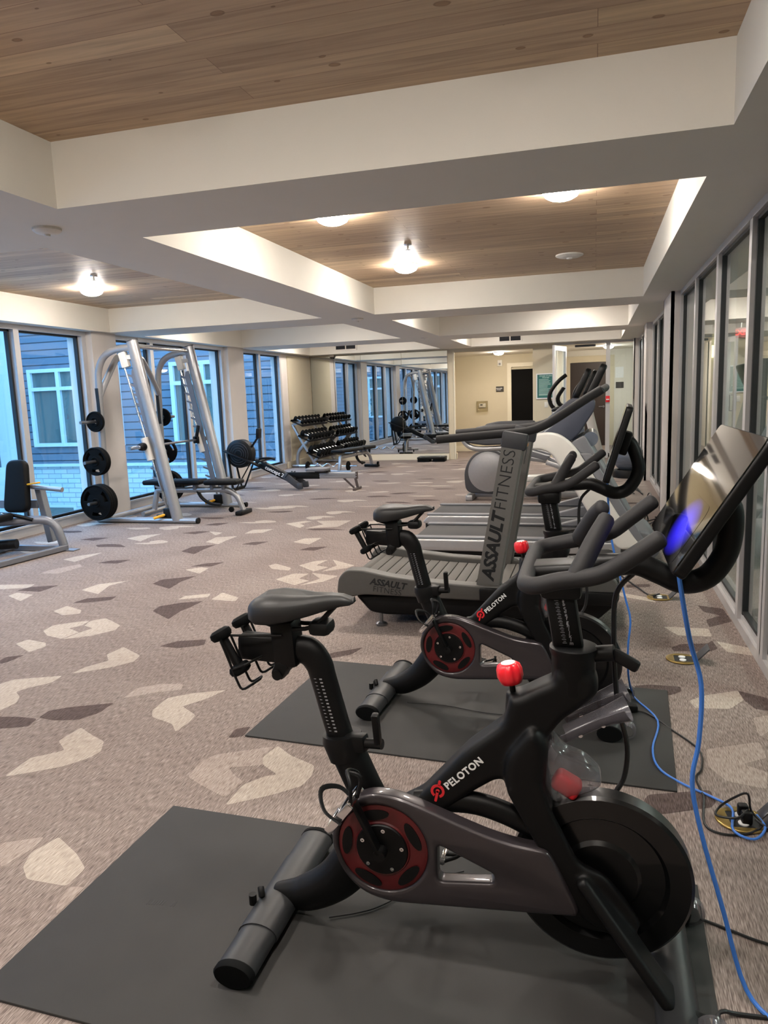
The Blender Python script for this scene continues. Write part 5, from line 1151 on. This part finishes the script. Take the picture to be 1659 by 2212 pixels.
mb = MB(); mb.plate([rnd(rect(-.21, .15, -.15, .15), .07, 4)], .05, Matrix.Translation((-4.30, YR, .335)), .018, 3); st = put(mb, 'seat', M['mgrey'], t)
mb = MB(); mb.box((-4.25, YR, .30), (.22, .16, .04), bev=.01); put(mb, 'seat_carriage', M['black'], t, st)
for s in (-1, 1):
    mb = MB(); mb.bar((-4.88, YR+s*.13, .26), (-4.62, YR+s*.13, .07), .11, .03, up=(0, 1, 0), bev=.008); mb.bar((-4.65, YR+s*.13, .07), (-4.56, YR+s*.13, .08), .1, .05, up=(0, 1, 0), bev=.012); fp = put(mb, 'footplate', M['dgrey'], t)
    mb = MB(); mb.tube([(-4.84, YR+s*.13-.05, .22), (-4.79, YR+s*.13, .29), (-4.84, YR+s*.13+.05, .22)], .008, 8, sm=4); put(mb, 'foot_strap', M['black'], t, fp)
mb = MB(); mb.tube([(-5.36, YR, .52), (-5.20, YR, .53), (-5.08, YR, .505)], .018, 10, sm=3); mb.tube([(-5.25, YR-.25, .50), (-5.25, YR+.25, .50)], .016, 10); put(mb, 'pull_handle', M['black'], t)
mb = MB(); mb.bar((-5.50, YR, .70), (-5.36, YR, .88), .03, .03, bev=.006); put(mb, 'monitor_arm', M['black'], t)
mb = MB(); mb.box((-5.345, YR, .94), (.05, .13, .16), Euler((0, .1, 0)), bev=.012); put(mb, 'monitor', M['black'], t)

# ================================================================== dumbbell rack with dumbbells along the left wall
YA, YB2 = 14.72, 16.28
t = thing('dumbbell_rack', 'three-tier silver dumbbell rack with crossed end frames beside the mirror', 'dumbbell rack', (-6.0, 15.5, 0))
for y in (YA+.18, YB2-.18):
    mb = MB(); mb.tube([(-6.34, y, .035), (-5.62, y, .035)], .035, 14); mb.bar((-6.30, y, .93), (-5.80, y, .06), .05, .09, up=(0, 1, 0), bev=.01)
    mb.tube([(-6.22, y, .05), (-6.21, y, .25), (-6.14, y, .40), (-5.86, y, .66)], .038, 12, sm=4, flat=.8, up=(0, 1, 0)); mb.bar((-5.86, y, .10), (-5.66, y, .28), .05, .08, up=(0, 1, 0), bev=.01); mb.bar((-6.30, y, .92), (-6.05, y, 1.0), .05, .07, up=(0, 1, 0))
    put(mb, 'end_frame', M['silver'], t)
shelves = [(-6.13, .965), (-5.98, .635), (-5.80, .27)]
for i, (x, z) in enumerate(shelves):
    mb = MB()
    for q in (-.085, .085): mb.box((x+q, (YA+YB2)/2, z-q*.45-.01), (.05, YB2-YA, .012), Euler((0, .42, 0)))
    for y in (YA+.1, (YA+YB2)/2, YB2-.1): mb.bar((x-.12, y, z+.03), (x+.12, y, z-.075), .10, .01)
    for q in (-.13, .13): mb.box((x+q, (YA+YB2)/2, z-q*.45), (.006, YB2-YA, .04), Euler((0, .42, 0)))
    put(mb, 'shelf', M['black'], t, ang=0)
tier = ('top', 'middle', 'bottom'); ordn = ('first', 'second', 'third', 'fourth', 'fifth', 'sixth', 'seventh', 'eighth')
for i, (x, z) in enumerate(shelves):
    n = (8, 8, 8)[i]; r0 = (.054, .068, .080)[i]
    src = thing('dumbbell', 'black dumbbell, %s from the window end of the %s rack shelf' % (ordn[0], tier[i]), 'dumbbell', (x, YA+.10, z+.0), 0, 'dumbbells on the three-tier rack')
    hl = (.06, .062, .064)[i]; hw = (.055, .07, .085)[i]
    mb = MB(); mb.cyl((-hl-.01, 0, 0), (hl+.01, 0, 0), .016, n=12); mb.build('handle', M['chrome'], src)
    for s in (-1, 1):
        mb = MB(); mb.lathe([(.02, 0), (r0*.85, .0), (r0, .012), (r0, hw-.012), (r0*.85, hw), (0, hw)], c=(s*hl, 0, 0), axis=(s, 0, 0), n=8); mb.build('weight_head', M['rubber'], src, ang=25)
    lift = r0+.012
    nx, nz = x+lift*.41, z+lift*.92
    src.location = (nx, YA+.10, nz); src.rotation_euler = (0, .42, 0)
    for k in range(1, n):
        dup(src, (nx, YA+.10+(YB2-YA-.2)*k/(n-1), nz), (0, .42, 0), 'black dumbbell, %s from the window end of the %s rack shelf' % (ordn[k], tier[i]))
# curl bar on the floor
t = thing('curl_bar', 'chrome curl bar with small plates lying on the carpet near the rower', 'barbell', (-5.25, 14.15, .10), -.1)
mb = MB(); mb.tube([(-.62, 0, 0), (-.30, 0, 0), (-.22, 0, .05), (-.13, 0, -.02), (0, 0, .05), (.13, 0, -.02), (.22, 0, .05), (.30, 0, 0), (.62, 0, 0)], .014, 12, sm=3); mb.build('shaft', M['chrome'], t)
for s in (-1, 1):
    mb = MB(); mb.lathe([(.02, -.015), (.09, -.015), (.098, 0), (.09, .015), (.02, .015)], c=(s*.46, 0, 0), axis=(1, 0, 0), n=28); mb.build('end_plate', M['rubber'], t)
    mb = MB(); mb.cyl((s*.42, 0, 0), (s*.66, 0, 0), .022, n=14); mb.build('sleeve', M['chrome'], t)
# step platform
t = thing('step_platform', 'low black step platform on the carpet under the right mirror', 'step platform', (-3.46, 15.98, 0), .04)
mb = MB(); mb.box((0, 0, .085), (.62, .34, .05), bev=.012, seg=3); mb.build('top', M['black'], t)
for s in (-1, 1):
    mb = MB(); mb.box((s*.17, 0, .031), (.27, .32, .06), bev=.012); mb.build('riser', M['rubber'], t)

# ================================================================== floor boxes, leads and network cables
def outlet(x, y, rz, label, plugs):
    t = thing('floor_outlet', label, 'floor outlet', (x, y, 0), rz, 'brass floor outlets by the glass wall')
    n = 40; R = .085
    ring = [(R*math.cos(2*PI*k/n), R*.92*math.sin(2*PI*k/n)) for k in range(n)]
    mb = MB(); mb.plate([ring, rnd(rect(-.042, .052, -.05, .05), .008)], .008, Matrix.Translation((0, 0, .006)), .003); mb.build('brass_ring', M['brass'], t)
    mb = MB(); mb.box((.005, 0, .004), (.094, .10, .005)); mb.build('socket_plate', M['gasket'], t, ang=0)
    for q in (-.024, .024):
        mb = MB(); mb.lathe([(.018, 0), (.018, .004), (.012, .006), (0, .006)], c=(.0, q, .0065), n=16); mb.build('socket', M['white'], t)
    for s in ((-1, 1) if plugs else (1,)):
        mb = MB(); mb.box((.052+.045, 0 if not plugs else s*.027, .045), (.10, .095 if not plugs else .048, .008), Euler((0, -.85, 0)), bev=.003); mb.build('lid', M['dgrey'] if not plugs else M['steel'], t)
    if plugs:
        for q in (-.02, .025):
            mb = MB(); mb.box((.01, q, .028), (.034, .03, .045), bev=.007); mb.build('plug', M['black'], t)
outlet(.494, 2.55, .1, 'brass floor outlet with plugs, nearest to the camera on the right', True)
outlet(.47, 4.12, 0, 'empty open brass floor outlet, middle one along the glass wall', False)
outlet(.45, 5.36, 0, 'farthest brass floor outlet, with one black plug, along the glass wall', False)
def cable(name, pts, r, m, label, cat='cable', sm=5):
    o = MB().tube(pts, r, 8, sm=sm).build(name, m); return tag(o, label, cat)
cable('network_cable', [(.19, 1.79, 1.09), (.189, 1.75, 1.045), (.214, 1.75, .904), (.242, 1.75, .794), (.241, 1.75, .657), (.229, 1.75, .551), (.253, 1.75, .423), (.305, 1.75, .236), (.363, 1.74, .034), (.43, 1.66, .006), (.52, 1.5, .006)], .0055, M['blueck'], 'blue network cable hanging from the nearest cycle screen to the carpet')
cable('network_cable', [(.053, 3.3, 1.10), (.062, 3.3, .959), (.077, 3.3, .816), (.135, 3.31, .568), (.159, 3.31, .463), (.152, 3.32, .335), (.158, 3.38, .18), (.18, 3.50, .05), (.20, 3.5, .014), (.28, 3.28, .014), (.24, 3.01, .014), (.25, 2.85, .014), (.32, 2.76, .008), (.42, 2.68, .007), (.47, 2.59, .02), (.455, 2.47, .012), (.51, 2.43, .012), (.555, 2.49, .02), (.54, 2.55, .03)], .0045, M['blueck'], 'blue network cable from the second cycle screen to the near floor outlet')
cable('power_lead', [(.262, 2.0, .02), (.32, 2.0, .006), (.37, 1.98, .006), (.45, 1.95, .006), (.60, 1.93, .006), (.75, 2.1, .006), (.62, 2.42, .006), (.53, 2.52, .03)], .004, M['blackck'], 'black power lead running from behind the nearest cycle flywheel')
cable('power_lead', [(.18, 3.36, .016), (.24, 3.35, .014), (.33, 3.22, .006), (.42, 3.05, .006), (.41, 2.89, .006), (.38, 2.81, .006), (.39, 2.68, .006), (.37, 2.5, .006), (.42, 2.45, .006), (.50, 2.47, .006), (.55, 2.51, .02), (.52, 2.54, .05), (.50, 2.50, .13), (.47, 2.53, .10), (.43, 2.58, .03), (.41, 2.52, .03), (.47, 2.50, .04), (.51, 2.54, .05)], .004, M['blackck'], 'black power lead looping from the second cycle to the near floor outlet')
tag(MB().box((.15, 3.37, .028), (.10, .045, .03), bev=.006).build('power_adapter', M['black']), 'black power adapter brick lying on the second rubber mat', 'power adapter')
cable('power_lead', [(.20, 6.0, .006), (.24, 5.86, .006), (.32, 5.6, .006), (.39, 5.40, .006), (.45, 5.36, .03)], .006, M['blackck'], 'black power lead plugged into the farthest floor outlet')
cable('power_lead', [(.46, 1.70, .006), (.34, 1.69, .006), (.305, 1.675, .02), (.29, 1.66, .016), (.30, 1.60, .012), (.5, 1.45, .006)], .005, M['blackck'], 'black lead looping at the bottom right edge of the nearest mat')
cable('sensor_lead', [(-.72, 1.77, .013), (-.64, 1.81, .013), (-.58, 1.86, .013), (-.48, 1.99, .013), (-.38, 2.06, .013)], .0022, M['blackck'], 'thin black lead lying across the nearest rubber mat')
cable('sensor_lead', [(-.86, 3.26, .013), (-.68, 3.26, .013), (-.50, 3.22, .013), (-.37, 3.21, .013), (-.16, 3.19, .013)], .0022, M['blackck'], 'thin black lead lying across the second rubber mat')
for j, (x, y) in enumerate(((.62, 8.4), (.58, 9.4), (.56, 10.9))):
    rc = random.Random(j+5); pts = []
    for k in range(9):
        pts.append((x+rc.uniform(-.10, .12), y+rc.uniform(-.45, .45), .006+(.16 if k in (3, 4) else rc.uniform(0, .03))))
    cable('power_lead', pts, .007, M['blackck'], 'tangled black power lead on the carpet behind the %s' % ('nearer treadmill', 'farther treadmill', 'elliptical trainer')[j])
tag(MB().box((.50, 7.8, .03), (.16, .07, .05), bev=.008).build('power_strip', M['black']), 'black power strip on the carpet in front of the treadmills', 'power strip')
